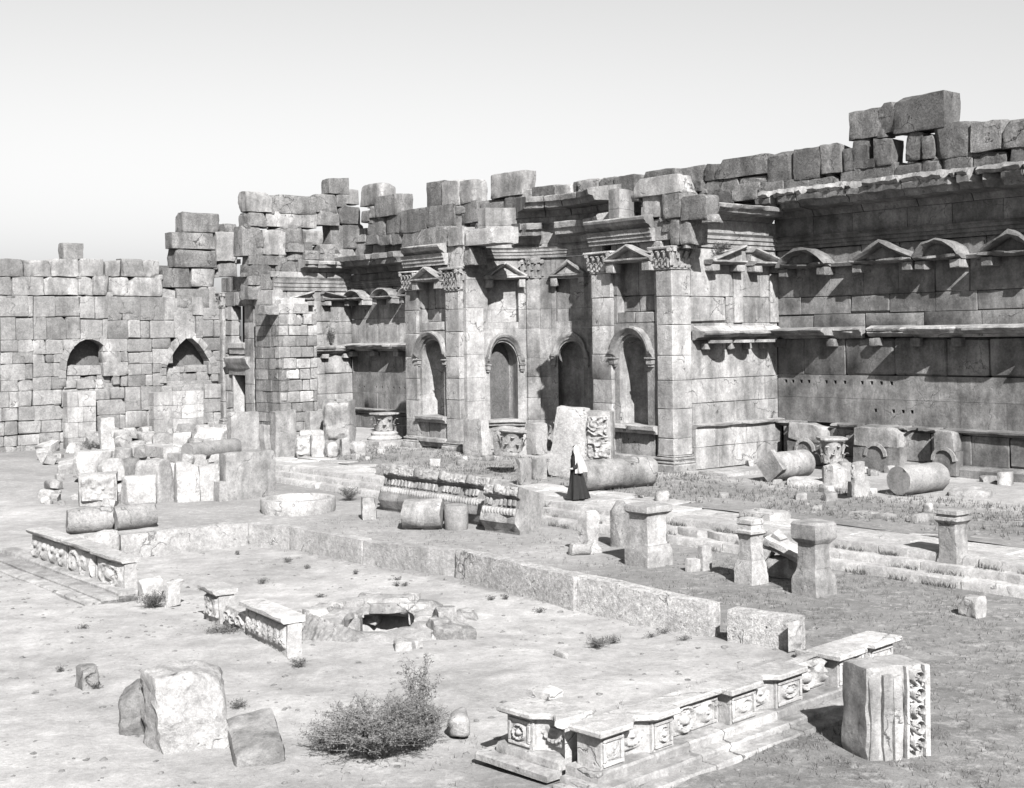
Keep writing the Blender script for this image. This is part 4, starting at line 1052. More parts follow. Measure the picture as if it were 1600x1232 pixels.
STK = [(287, 333, 344, 363), (270, 364, 337, 389), (276, 389, 338, 418), (338, 363, 373, 408), (301, 419, 337, 448), (252, 420, 300, 449), (340, 408, 371, 432), (352, 350, 370, 364),
       (248, 450, 274, 479), (276, 452, 326, 481), (244, 481, 270, 511), (271, 480, 304, 512), (305, 482, 334, 509), (326, 449, 338, 480)]
stones(EWT, EW, STK, y=.1, dep=(1.0, 1.5), mats=[M['old'], M['old'], M['masonry']], seed=163, amp=.05, rnd_=.12, n=5)
for cx, r, zs_, zt, pt in arches:
    # ring of voussoirs
    n = 11; h = zt - zs_
    pts = []
    for i in range(n + 1):
        u = -1 + 2 * i / n
        a = math.pi * (1 - i / n)
        X, Z = math.cos(a), math.sin(a)
        if pt: Z = (1 - abs(X) ** 1.55) ** .9 if abs(X) < 1 else 0
        pts.append((cx + r * X, zs_ + h * Z))
    for i in range(n):
        (a, b), (c, d) = pts[i], pts[i + 1]
        na, nb = Vector((a - cx, b - zs_ + .25)).normalized(), Vector((c - cx, d - zs_ + .25)).normalized()
        t = .46; e = .012; mb = MB()
        o = rnd.uniform(-.045, .02)
        pa = Vector((a, b)); pb = Vector((c, d)); k = (pb - pa).normalized() * e; pa += k; pb -= k
        poly = [pa, pb, pb + nb * t, pa + na * t]
        vv = [(p.x, o, p.y) for p in poly] + [(p.x, .9, p.y) for p in poly]
        mb.add(vv, [(0, 1, 2, 3), (7, 6, 5, 4)] + [(j, j + 4, (j + 1) % 4 + 4, (j + 1) % 4) for j in range(4)]); mb.build('voussoir', M[rnd.choice(('wall', 'masonry', 'pale'))], EWT)
    # jambs and blocking
    for sx in (-1, 1):
        for j in range(2):
            mb = MB(); a = cx + sx * (r + .23); chbox(mb, a - .22, a + .22, -.04, .9, zs_ - .5 * (j + 1) + .01, zs_ - .5 * j - .01, .02, .01, rnd); mb.build('stone', M['masonry'], EWT)
    mb = MB(); chbox(mb, cx - r - .5, cx + r + .5, .16, .9, zs_ - 1.7, zs_ - .9, .03); mb.build('blocking_stone', M['masonry'], EWT)
    for j, (u0, u1, za_, zb_) in enumerate(((-1, -.3, -.95, -.35), (-.3, .4, -.95, -.4), (.4, 1, -.95, -.3), (-1, -.1, -.35, .05), (-.05, 1, -.34, .12) if pt else (-1, .6, -.35, .28))):
        mb = MB(); rough(mb, cx + r * u0, cx + r * u1, .3 + .15 * (j % 2), 1.2, zs_ + za_, zs_ + zb_, 4, .05, j + int(cx * 10)); mb.build('blocking_stone', M['masonry'], EWT)
# smooth blocks standing out at the foot of the wall
for (a, b, t, f), s in (((240, 318, 612, 684), 1), ((105, 150, 612, 692), 2)):
    x0, x1, zf, zt = EW.rect((a, t, b, f), -.8)
    n = 4
    for i in range(n):
        for k in range(2):
            mb = MB(); za_, zb_ = -.3 + (zt + .3) * i / n, -.3 + (zt + .3) * (i + 1) / n
            xm = x0 + (x1 - x0) * (.38 if i % 2 else .55)
            chbox(mb, (x0, xm)[k] + .006, (xm, x1)[k] - .006, -.85 + rnd.uniform(-.02, .02), -.06, za_ + .006, zb_ - .006, .02, .01, rnd); mb.build('buttress_stone', M['pale'], EWT)

# ------------------------------------------------------------------ upper masonry along the back plane
def outline_fill(T, fr, pts, zlow, mats, seed, y=.8):
    """Stones behind the listed ones, up to a little under the outline (pixel polyline)."""
    rnd = random.Random(seed); xs = [fr.hit(p, q, y) for p, q in pts]
    def top(x):
        for (a, za_), (b, zb_) in zip(xs, xs[1:]):
            if a <= x <= b: return za_ + (zb_ - za_) * (x - a) / max(1e-6, b - a)
        return -99
    z = zlow
    while z < 17:
        h = rnd.uniform(.75, .95); x = xs[0][0]
        while x < xs[-1][0]:
            L = rnd.uniform(1.0, 2.0)
            if top(x + .1) > z + h * .75 and top(x + L - .1) > z + h * .75 and top(x + L / 2) > z + h * .75:
                mb = MB(); chbox(mb, x + .015, x + L - .015, y + rnd.uniform(-.06, .06), y + 1.0, z + .012, z + h - .012, .05, .03, rnd); mb.build('stone', rnd.choice(mats), T)
            x += L
        z += h
OLD = [M['old'], M['old'], M['wall']]
UL = wall_thing('upper_masonry', 'stepped weathered blocks crowning the wall above the left recess', 'wall', SL)
UL1 = [(386, 300, 425, 331), (428, 306, 494, 334), (494, 304, 527, 332), (387, 333, 417, 354), (418, 332, 497, 355), (497, 331, 530, 352),
       (380, 354, 411, 400), (412, 360, 446, 398), (432, 355, 477, 381), (477, 359, 505, 382), (390, 400, 450, 414), (450, 393, 500, 407), (388, 414, 428, 430), (429, 409, 472, 426), (388, 431, 420, 446), (421, 428, 440, 452),
       (414, 386, 438, 399), (447, 381, 478, 394), (388, 446, 420, 468), (400, 372, 414, 386)]
stones(UL, SL, UL1, y=.15, dep=(1.0, 1.3), mats=OLD, seed=171, amp=.05, rnd_=.14)
UL2 = [(514, 278, 545, 303), (536, 296, 562, 319), (562, 288, 597, 321), (587, 305, 625, 338), (530, 323, 562, 350), (563, 330, 577, 347), (573, 341, 601, 369), (602, 334, 626, 366), (517, 352, 536, 392), (536, 350, 572, 389), (570, 368, 592, 382), (593, 368, 612, 383), (612, 364, 626, 382), (527, 303, 541, 323), (578, 322, 590, 340)]
stones(UL, SL, [r for r in UL2 if r[0] < 548], y=.5, dep=(.9, 1.3), mats=OLD, seed=172, amp=.05, rnd_=.14)
UB = wall_thing('upper_masonry', 'weathered blocks with two isolated merlons crowning the wall, left of the bulging pale boulder', 'wall', BL)
stones(UB, BL, [r for r in UL2 if r[0] >= 548], y=.3, dep=(.9, 1.2), mats=OLD, seed=173, amp=.05, rnd_=.14)
UM = [(664, 284, 691, 325), (691, 283, 718, 322), (717, 282, 741, 318), (626, 327, 667, 363), (666, 321, 711, 356), (711, 317, 728, 334), (722, 315, 748, 348), (746, 312, 788, 348), (768, 270, 820, 307), (789, 303, 815, 346), (734, 346, 800, 358),
      (628, 363, 668, 392), (815, 296, 832, 330), (832, 291, 868, 309), (868, 289, 893, 308), (893, 283, 920, 307), (905, 281, 935, 306), (936, 278, 960, 305), (960, 275, 992, 304), (706, 335, 724, 356), (640, 392, 700, 410)]
stones(UB, BL, UM, y=.3, dep=(.9, 1.2), mats=OLD, seed=174, amp=.05, rnd_=.13)
core(UB, 0, BL.x(640, 300), 1.3, 2.0, B_['ct'] - .5, 13.0); core(UB, BL.x(640, 300) + .01, BL.x(1000, 300), 1.3, 2.0, B_['ct'] - .5, 14.2)
outline_fill(UB, BL, [(548, 345), (625, 345), (664, 330), (745, 322), (820, 312), (1000, 285)], 11.2, OLD, 5)
UR = wall_thing('upper_masonry', 'big dark weathered blocks stacked in a high crest on the wall, upper right', 'wall', BR)
UR1 = [(1000, 266, 1058, 284), (1057, 261, 1100, 299), (1101, 257, 1116, 283), (1098, 281, 1153, 301), (1117, 246, 1197, 276), (1080, 284, 1098, 300), (1198, 236, 1242, 284), (1240, 232, 1281, 280), (1281, 225, 1314, 271), (1143, 287, 1186, 313), (1188, 285, 1224, 318), (1225, 280, 1264, 297), (1225, 297, 1261, 321), (1265, 278, 1310, 311), (1153, 276, 1199, 290), (1104, 300, 1145, 322),
       (1317, 232, 1336, 267), (1332, 217, 1356, 263), (1366, 214, 1393, 259), (1346, 250, 1366, 263), (1413, 204, 1440, 250), (1440, 212, 1458, 248), (1457, 192, 1517, 246),
       (1311, 259, 1398, 304), (1399, 253, 1437, 297), (1438, 250, 1467, 291), (1468, 240, 1518, 286), (1326, 172, 1375, 216), (1374, 161, 1398, 207), (1397, 148, 1475, 204),
       (1519, 236, 1570, 281), (1570, 228, 1640, 276), (1518, 190, 1566, 236), (1567, 184, 1650, 228)]
stones(UR, BR, UR1, y=.1, dep=(.9, 1.3), mats=[M['dark'], M['dark'], M['old']], seed=175, amp=.06, rnd_=.12, n=5)
core(UR, BR.x(995, 300), XR, 1.3, 2.0, LR['ct'] - .6, 13.6); core(UR, BR.x(985, 300), BR.x(1100, 300), 2.1, 2.8, LR['ct'] - .6, 14.4)
outline_fill(UR, BR, [(1000, 282), (1100, 275), (1200, 258), (1310, 245), (1365, 245), (1395, 256), (1412, 256), (1440, 220), (1515, 210), (1640, 200)], 12.2, OLD, 6, y=.75)
# ================================================================== loose things
def solo(name, label, cat, mb, mat, loc, rz=0.0, group=None, rot=None, smooth=40, kind=None):
    o = mb.build(name, mat, None, smooth=smooth)
    o.location = loc; o.rotation_euler = rot if rot else (0, 0, rz)
    tag(o, label, cat, group, kind); return o
def fit(x0, y0, x1, y1, z, dep, rz):
    """Place and size of a block that fills a pixel box, standing at height z, dep deep, turned by rz."""
    g = G((x0 + x1) / 2, y1, z); c, s = abs(math.cos(rz)), abs(math.sin(rz))
    w_ = max(.15, ((x1 - x0) * g.y / F_PX - dep * s) / c); ext = w_ * s + dep * c
    cy = g.y + ext / 2; k = cy / g.y
    h = max(.12, H - z + ray((x0 + x1) / 2, y0).z * (g.y + ext * .75))
    return Vector((g.x * k, cy, z)), w_, h
def block(name, label, cat, box, z, dep, rz, mat, amp=.05, rnd_=.12, n=6, seed=0, group=None, tilt=(0, 0), taper=(0, 0), sink=.06, carve=None):
    loc, w_, h = fit(*box, z, dep, rz); mb = MB()
    if carve:
        T = thing(name, label, cat, loc, rz, group)
        rough(mb, -w_ / 2, w_ / 2, -dep / 2, dep / 2, -sink, h, n, amp, seed, rnd_, taper=taper); mb.build('body', mat, T, smooth=40)
        side, kind, dp, mg = carve
        mb = MB()
        if side in ('front', 'both'): relief(mb, (-w_ / 2 * (1 - mg), -dep / 2 - amp * .4, h * mg), (1, 0, 0), (0, 0, 1), (0, -1, 0), w_ * (1 - mg), h * (1 - 1.8 * mg), dp, kind, seed, nv=16)
        if side in ('right', 'both'): relief(mb, (w_ / 2 + amp * .4, -dep / 2 * (1 - mg), h * mg), (0, 1, 0), (0, 0, 1), (1, 0, 0), dep * (1 - mg), h * (1 - 1.8 * mg), dp, kind, seed + 3, nv=16)
        mb.build('carving', mat, T, smooth=50)
        T.rotation_euler = (tilt[0], tilt[1], rz)
        return T
    if cat == 'boulder': facet(mb, -w_ / 2 * 1.1, w_ / 2 * 1.1, -dep / 2, dep / 2, -.5, h * 1.04, seed + 2, cuts=18, amp=.055, div=4, deep=(.68, .90), bev=.05)
    elif amp >= .065: facet(mb, -w_ / 2 * 1.04, w_ / 2 * 1.04, -dep / 2, dep / 2, -sink - .1, h * 1.03, seed, cuts=7 + seed % 5, amp=.022, div=3 if w_ > 1.2 else 2)
    else: rough(mb, -w_ / 2, w_ / 2, -dep / 2, dep / 2, -sink, h, n, amp, seed, rnd_, taper=taper)
    return solo(name, label, cat, mb, mat, loc, rot=(tilt[0], tilt[1], rz), group=group)
ZB = 0.0

# ------------------------------------------------------------------ basin walls
def slab_between(T, p, q, th, h, mat, seed, amp=.03, name='wall_slab', z=-.25, h1=None, fine=16, lift=0):
    """Monolith with its inner face on the line p-q (ground points), lying behind that line."""
    P = Vector((p[0], p[1])) - T.location.xy; Q = Vector((q[0], q[1])) - T.location.xy
    r = Matrix.Rotation(-T.rotation_euler.z, 2); P = r @ P; Q = r @ Q
    L = (Q - P).length; a = math.atan2((Q - P).y, (Q - P).x); mb = MB()
    rough(mb, .012, L - .012, 0, th, z, h, n=max(4, int(L * 3)), amp=amp, seed=seed, rnd=.09, sc_=1.3)
    if h1 is not None:
        mb.v = [(x, y, zz if zz < .2 else zz + (h1 - h) * x / L) for x, y, zz in mb.v]
    m = Matrix.Rotation(a, 3, 'Z'); turn(mb, 0, m, (P.x, P.y, lift)); return mb.build(name, mat, T, smooth=40)
g = lambda x, y, z=0: G(x, y, z)
BL0 = g(388, 852)
B1 = thing('basin_wall', 'long low wall of worn monoliths along the far side of the dusty basin', 'basin wall', (BL0.x, BL0.y, 0), ANG_B)
slab_between(B1, g(389, 852), g(452, 859), .42, .70, M['chalk'], 1, .025)
slab_between(B1, g(452, 859), g(566, 881), .40, .72, M['chalk'], 2, .025, h1=.68)
slab_between(B1, g(566, 881), g(714, 904), .40, .66, M['chalk'], 3, .03, h1=.74)
slab_between(B1, g(711, 905), g(897, 953), .46, .78, M['peck'], 4, .03, h1=.80)
slab_between(B1, g(900, 952), g(1108, 993), .42, .78, M['peck'], 5, .03, h1=.66)
q = g(413, 826, .35); mb = MB(); st = len(mb.v)
lathe(mb, [(.001, 0), (.075, .0), (.095, .02)], 12); turn(mb, st, Matrix.Rotation(math.radians(90), 3, 'X'))
B2 = thing('basin_wall', 'short low basin wall running left to the broken bulging slab', 'basin wall', (BL0.x, BL0.y, 0), ANG_S)
p0, p1 = g(388, 852), g(190, 874)
slab_between(B2, p1, p0, .42, .72, M['chalk'], 6, .03, h1=.74)
block('broken_slab', 'bulging broken slab at the left end of the short basin wall', 'stone block', (112, 830, 186, 884), 0, .5, ANG_S, M['chalk'], .05, .25, 7, 7)
block('leaning_stake', 'thin pale splinter of stone propped at the joint of the short basin wall', 'stone splinter', (183, 838, 193, 862), 0, .12, 0, M['chalk'], .02, .2, 3, 8, tilt=(0, .4))
SB = thing('basin_block', 'free-standing rough wall block with a carved end, between the long basin wall and the balustrade', 'stone block', (g(1135, 1000).x, g(1135, 1000).y, 0), ANG_B)
slab_between(SB, g(1135, 1001), g(1246, 1018), .42, .66, M['peck'], 9, .03, 'body')
mb = MB(); e = (g(1135, 1001) - g(1246, 1018)).length
relief(mb, (e + .0, .02, .02), (0, 1, 0), (0, 0, 1), (1, 0, 0), .4, .6, .09, 'scroll', 4, nv=14); mb.build('carving', M['chalk'], SB, smooth=50)
MBk = g(1110, 960, .35)
block('channel_stone', 'rounded grooved end stone closing the pecked wall of the basin', 'stone block', (1100, 944, 1124, 985), 0, .45, ANG_B, M['chalk'], .03, .3, 6, 10)
block('rubble_block', 'angular white boulder at the foot of the free-standing carved wall block', 'stone', (1240, 1011, 1273, 1035), 0, .5, ANG_S, M['chalk'], .08, .2, 5, 12)

# ------------------------------------------------------------------ carved balustrade at the right end of the basin
g0 = g(1289, 1020, .85); ang = ANG_S + .072
o2 = g0.xy + U2 * -.24
BAL = thing('carved_balustrade', 'long carved balustrade with stepped plinth and projecting piers at the near right of the basin', 'balustrade', (o2.x, o2.y, 0), ang)
CH = M['step']
def bal_unit(T, x0, x1, y, depth, z0, z1, kind, seed, arc=0.0, left=True):
    """One bay: body with a sunk carved panel, and a moulded coping that oversails it."""
    mb = MB(); n = 8 if arc else 1; vs = []; fs = []
    yy = lambda t: y + arc * math.sin(math.pi * t)
    for i in range(n + 1):
        t = i / n; X = x0 + (x1 - x0) * t
        vs += [(X, yy(t), z0), (X, yy(t), z1), (X, depth, z1), (X, depth, z0)]
    for i in range(n):
        for k in range(4): a, b = i * 4 + k, i * 4 + (k + 1) % 4; fs.append((a, b, b + 4, a + 4))
    fs += [(3, 2, 1, 0), (n * 4, n * 4 + 1, n * 4 + 2, n * 4 + 3)]
    mb.add(vs, fs); mb.build('pier_body' if not kind else 'panel_body', CH, T, smooth=30)
    mb = MB(); W = x1 - x0
    # frame strips round the panel
    if not arc and W > .35:
        m_ = .09
        for a, b, c, d in ((x0 + .04, x1 - .04, z0 + .03, z0 + .03 + m_ * .6), (x0 + .04, x1 - .04, z1 - .03 - m_ * .6, z1 - .03), (x0 + .04, x0 + .04 + m_ * .6, z0 + .087, z1 - .087), (x1 - .04 - m_ * .6, x1 - .04, z0 + .087, z1 - .087)):
            chbox(mb, a, b, y - .035, y + .0, c, d, .012, .003)
        mb.build('panel_frame', CH, T); mb = MB()
    if kind:
        ww = W - .24 if not arc else W - .12
        relief(mb, (x0 + (W - ww) / 2, y - .004 + arc * .55, z0 + .1), (1, 0, 0), (0, 0, 1), (0, -1, 0), ww, z1 - z0 - .19, .07 if kind != 'medal' else .10, kind, seed, nv=18, unit=(z1 - z0) if kind != 'swag' else ww)
        mb.build('carving', CH, T, smooth=50)
def coping(T, pts, back, z0, z1, name='coping'):
    """Moulded cap: plan polyline pts (front edge), straight back line."""
    mb = MB(); n = len(pts); vs = []
    prof = [(-.03, z0), (.05, z0 + .02), (.09, z0 + .05), (.09, z1 - .025), (.07, z1)]
    off = []
    for i, p in enumerate(pts):
        p = Vector(p); d0 = (p - Vector(pts[i - 1])).normalized() if i else None; d1 = (Vector(pts[i + 1]) - p).normalized() if i < n - 1 else None
        d0 = d0 or d1; d1 = d1 or d0; t = (d0 + d1)
        t = t.normalized() if t.length > .1 else d1
        k = 1 / max(.5, t.dot(d0)); off.append(Vector((t.y, -t.x)) * k)
    rr = random.Random(n)
    for a, z in prof:
        for p, o in zip(pts, off):
            vs.append((p[0] + o.x * a + rr.uniform(-.006, .006), p[1] + o.y * a, z + rr.uniform(-.008, .004)))
    m = len(prof); fs = []
    for k in range(m - 1):
        for i in range(n - 1): fs.append((k * n + i, k * n + i + 1, (k + 1) * n + i + 1, (k + 1) * n + i))
    b0 = len(vs); vs += [(p[0], back, z1 - .0) for p in pts] + [(p[0], back, z0) for p in pts]
    for i in range(n - 1):
        fs.append(((m - 1) * n + i, (m - 1) * n + i + 1, b0 + i + 1, b0 + i)); fs.append((b0 + i, b0 + i + 1, b0 + n + i + 1, b0 + n + i)); fs.append((b0 + n + i, b0 + n + i + 1, i + 1, i))
    for i in (0, n - 1): fs.append(tuple(k * n + i for k in range(m)) + (b0 + i, b0 + n + i))
    mb.add(vs, fs); mb.build(name, CH, T, smooth=30)
zt0, zt1, zc1 = .28, .74, .87
def arcpts(x0, x1, y, a): return [(x0 + (x1 - x0) * t / 6, y + a * math.sin(math.pi * t / 6)) for t in range(7)]
bal_unit(BAL, -6.09, -5.58, .0, .46, zt0, zt1, 'leaf', 1)
bal_unit(BAL, -5.57, -4.97, .04, .46, zt0, zt1, 'swag', 2, arc=.16)
bal_unit(BAL, -4.96, -4.47, .0, .46, zt0, zt1, 'medal', 3)
bal_unit(BAL, -4.46, -3.08, .22, .46, zt0, zt1, None, 4)
mb = MB(); relief(mb, (-4.25, .2, zt0 + .02), (1, 0, 0), (0, 0, 1), (0, -1, 0), .55, .46, .12, 'medal', 5, nv=20); mb.build('medallion', CH, BAL, smooth=50)
mb = MB(); relief(mb, (-3.64, .2, zt0 + .04), (1, 0, 0), (0, 0, 1), (0, -1, 0), .42, .4, .12, 'scroll', 6, nv=16); mb.build('carving', CH, BAL, smooth=50)
bal_unit(BAL, -3.06, -2.36, .0, .46, zt0, zt1, 'scroll', 7)
bal_unit(BAL, -2.35, -1.82, .04, .46, zt0, zt1, 'swag', 8, arc=.15)
bal_unit(BAL, -1.81, -1.05, .0, .46, zt0, zt1, 'medal', 9)
bal_unit(BAL, -1.04, -.01, .24, .46, zt0, zt1 + .03, None, 10)
mb = MB(); relief(mb, (-.95, .22, zt0 + .02), (1, 0, 0), (0, 0, 1), (0, -1, 0), .58, .5, .16, 'medal', 11, nv=22); mb.build('medallion', CH, BAL, smooth=50)
mb = MB(); relief(mb, (-.34, .22, zt0 + .04), (1, 0, 0), (0, 0, 1), (0, -1, 0), .3, .46, .12, 'scroll', 12, nv=16); mb.build('carving', CH, BAL, smooth=50)
bal_unit(BAL, 0.0, .70, -.02, .46, zt0, zt1, 'scroll', 13)
bal_unit(BAL, .71, 1.12, .14, .46, zt0, zt1, None, 14)
bal_unit(BAL, 1.13, 1.92, .02, .52, zt0, zt1, 'swag', 15)
coping(BAL, [(-6.13, .50), (-6.13, -.04), (-5.56, -.04)] + arcpts(-5.5, -5.0, .0, .17) + [(-4.94, -.04), (-4.45, -.04)], .50, zt1 + .002, zc1)
coping(BAL, [(-4.44, -.04), (-4.44, .17), (-3.08, .17), (-3.08, -.04), (-2.36, -.04)] + arcpts(-2.32, -1.84, .0, .16) + [(-1.8, -.04), (-1.06, -.04)], .49, zt1 + .002, zc1)
coping(BAL, [(-.03, .54), (-.03, -.06), (.70, -.06), (.74, .10), (1.12, .10), (1.14, -.03), (1.95, -.03), (1.95, .3)], .56, zt1 + .002, zc1)
mb = MB(); rough(mb, -1.04, -.02, .26, .46, zt1 + .035, zt1 + .10, 6, .03, 5, .2); mb.build('broken_top', CH, BAL)
for k, (o_, z0, z1) in enumerate(((.10, .14, .279), (.34, .02, .139), (.62, -.15, .05))):
    for a, b in ((-6.2 - o_ * .5, -4.2), (-4.19, -1.9), (-1.89, .2), (.21, 2.05)):
        mb = MB(); sweep(mb, [(-.55, z0), (o_, z0), (o_, z1 - .03), (o_ - .03, z1), (-.55, z1)], a, b - .01, n=8, rag=.015, seed=k * 9 + int(a * 10)); mb.build('plinth_step', M['pale'], BAL)
# the part that turns the corner
BC = thing('carved_balustrade', 'short return of the carved balustrade with a curved niche at its corner, bottom centre', 'balustrade', (o2.x, o2.y, 0), ang)
def rot_unit(fn, *a, **k):
    pass
cr = Frame((0, 0), 0)
RET = thing('carved_balustrade_end', 'x', 'balustrade', (0, 0, 0)); bpy.data.objects.remove(RET)
p = Vector((o2.x, o2.y)) + Vector((math.cos(ang), math.sin(ang))) * -6.12 + Vector((-math.sin(ang), math.cos(ang))) * .70
BC.location = (p.x, p.y, 0); BC.rotation_euler = (0, 0, ang - math.pi / 2); ORG[BC.name] = Vector((0, 0, 0))
# local x now runs to the near right (-u), y runs along v; the front faces the left (-v)
bal_unit(BC, -.62, -.02, .04, .6, zt0, zt1, 'swag', 21, arc=.16); bal_unit(BC, -1.18, -.63, -.02, .62, zt0, zt1, 'medal', 22)
coping(BC, [(-1.22, .64), (-1.22, -.05), (-.62, -.05)] + arcpts(-.58, -.06, .0, .17) + [(-.02, -.04)], .64, zt1 + .002, zc1)
for k, (o_, z0, z1) in enumerate(((.10, .14, .279), (.34, .02, .139))):
    mb = MB(); sweep(mb, [(-.55, z0), (o_, z0), (o_, z1 - .03), (o_ - .03, z1), (-.55, z1)], -1.25 - o_, -.02, n=4, rag=.015, seed=k); mb.build('plinth_step', M['pale'], BC)
mb = MB(); rough(mb, -.28, .28, -.16, .16, 0, .1, 4, .03, 3); q = g(860, 1084, .87)
solo('stone_flake', 'flat broken flake lying on the return of the balustrade coping', 'stone', mb, CH, g(852, 1087, .875), ANG_B)

# near-right carved block
loc, w_, h = fit(1318, 1032, 1452, 1190, 0, .75, ANG_S * .55)
FB_ = thing('carved_block', 'upright door-jamb block with a deep scroll band, bottom right', 'carved block', loc, ANG_S * .55)
h += .05; W2 = w_ / 2
mb = MB(); rough(mb, -W2, W2, -.27, .37, -.1, h, 13, .03, 9, .06); mb.build('body', M['pale'], FB_)
for i, (a, b, y) in enumerate(((-W2 * .94, -W2 * .60, -.30), (-W2 * .56, -W2 * .26, -.345), (-W2 * .22, W2 * .04, -.38))):
    mb = MB(); rough(mb, a, b, y, .1, -.08, h - .05 - .05 * i, 16, .025, i, .10); mb.build('fluted_band', M['wall'], FB_)
mb = MB(); rough(mb, W2 * .21, W2, -.30, .3, -.09, h - .01, 9, .02, 19, .06); mb.build('border_field', CH, FB_)
mb = MB(); relief(mb, (W2 * .30, -.305, .05), (0, 0, 1), (1, 0, 0), (0, -1, 0), h - .12, W2 * .5, .17, 'vine', 7, nv=34, nu=110, worn=.15); mb.build('scroll_band', CH, FB_, smooth=60)
mb = MB(); rough(mb, W2 * .21, W2 * .29, -.37, -.29, -.05, h - .02, 8, .01, 2, .1); rough(mb, W2 * .82, W2, -.38, -.29, -.05, h - .02, 8, .01, 4, .1); mb.build('border_strip', CH, FB_)

# ------------------------------------------------------------------ broken pieces of the basin's near side
def broken_bal(label, p, q, segs, seed, h=.86):
    P = G(*p); Q = G(*q); d = Q - P; L = math.hypot(d.x, d.y); T = thing('broken_balustrade', label, 'balustrade', (P.x, P.y, 0), math.atan2(d.y, d.x))
    for i, (a, b, kind, top, y) in enumerate(segs):
        a *= L; b *= L; mb = MB(); rough(mb, a, b - .02, y, .34, -.1, h * top - .14, 7, .025, seed + i, .06); mb.build('panel_body', CH, T)
        mb = MB(); relief(mb, (a + .06, y - .02, .12), (1, 0, 0), (0, 0, 1), (0, -1, 0), b - a - .14, h * top - .32, .12, kind, seed + i, nv=14, worn=.45); mb.build('carving', CH, T, smooth=50)
        if top > .8:
            mb = MB(); sweep(mb, [(-.40, h * top - .13), (.10 - y, h * top - .13), (.17 - y, h * top - .08), (.17 - y, h * top - .01), (.1 - y, h * top), (-.40, h * top)], a - .04, b, n=5, rag=.03, seed=seed + i, chips=.12); mb.build('coping', CH, T)
    return T, L
TA, LA_ = broken_bal('broken carved balustrade with a thick rail, running in from the left edge', (50, 880), (196, 934), [(0, .42, 'swag', 1.12, 0), (.43, .72, 'scroll', 1.12, 0), (.73, 1.0, 'medal', 1.08, 0)], 31, .92)
for k, (o_, z1) in enumerate(((.3, .22), (.75, .12), (1.15, .04))):
    mb = MB(); sweep(mb, [(-.2, -.2), (o_, -.2), (o_, z1 - .03), (o_ - .04, z1), (-.2, z1)], -2, LA_ + .3, n=9, rag=.03, seed=k); mb.build('plinth_step', M['pale'], TA)
TBb, L_ = broken_bal('broken carved balustrade in two leaning pieces, in the middle of the basin floor', (324, 966), (450, 1026), [(.0, .20, 'none', 1.0, -.04), (.24, .50, 'scroll', .78, .02), (.52, 1.0, 'leaf', 1.0, 0)], 41, .80)
block('broken_slab', 'small weathered upright fragment beside the dark bush, left of the two-piece balustrade', 'stone', (257, 906, 285, 948), 0, .4, ANG_B, CH, .06, .2, 5, 51)
block('broken_slab', 'low pale lump behind the dark bush on the basin floor', 'stone', (215, 902, 262, 930), 0, .7, ANG_B, CH, .08, .3, 5, 52)

# ------------------------------------------------------------------ well in the basin floor
WL = thing('well_mound', 'rough rock mound with a dark well opening in the basin floor', 'well', (PIT.x, PIT.y, 0), 0)
mb = MB(); n = 48; rings = [(.9, 2.6, -1.6), (.9, 2.5, -.40), (.74, 1.20, .0), (.74, 1.16, .06), (.84, 1.24, .11), (1.1, 1.5, .10), (1.5, 1.9, .04), (2.0, 2.5, -.14)]; vs = []
for ri, (a, b, z) in enumerate(rings):
    for i in range(n):
        t = 2 * math.pi * i / n; k = 1 + .10 * noise.noise(Vector((math.cos(t) * 1.9, math.sin(t) * 1.9, ri * .5)))
        if math.sin(t) < 0 and ri < 2: b = a
        X, Y = a * k * math.cos(t), (b if math.sin(t) > 0 else b * .82) * k * math.sin(t)
        zz = z + .09 * noise.noise(Vector((X * 2.2, Y * 2.2, 3))) * (1 if 2 < ri < 7 else 0)
        if ri in (3, 4, 5): zz += .13 * max(0, math.sin(t)) - .04 * max(0, -math.sin(t))
        vs.append((X * 1.12, Y, zz))
fs = [(r * n + i, r * n + (i + 1) % n, (r + 1) * n + (i + 1) % n, (r + 1) * n + i) for r in range(len(rings) - 1) for i in range(n)]
fs.append(tuple(range(n))); mb.add(vs, fs); mb.build('rock_rim', M['chalk'], WL, smooth=45)
mb = MB(); nu_, nv_ = 46, 10; vs = []          # split rock face at the near left, with upright grooves
for j in range(nv_ + 1):
    for i in range(nu_ + 1):
        u, v = i / nu_, j / nv_; hh = .62 * (1 - u) ** .8 + .02
        gr = noise.noise(Vector((u * 17 + v * 1.5, v * .8, 4))) * .10 + noise.noise(Vector((u * 36 + v * 2.5, v * 1.5, 9))) * .05
        vs.append((-1.75 + 1.5 * u + .28 * v, -1.62 - .25 * u + .42 * v + gr, -.08 + hh * v))
k = len(vs); vs += [(-1.5 + 1.5 * i / nu_, -.9 - .1 * i / nu_, -.05 + (.60 * (1 - i / nu_) ** .8) * .7) for i in range(nu_ + 1)]
fs = [(j * (nu_ + 1) + i, j * (nu_ + 1) + i + 1, (j + 1) * (nu_ + 1) + i + 1, (j + 1) * (nu_ + 1) + i) for j in range(nv_) for i in range(nu_)] + [(nv_ * (nu_ + 1) + i, nv_ * (nu_ + 1) + i + 1, k + i + 1, k + i) for i in range(nu_)]
mb.add(vs, fs); mb.build('split_rock', M['pit'], WL, smooth=25)
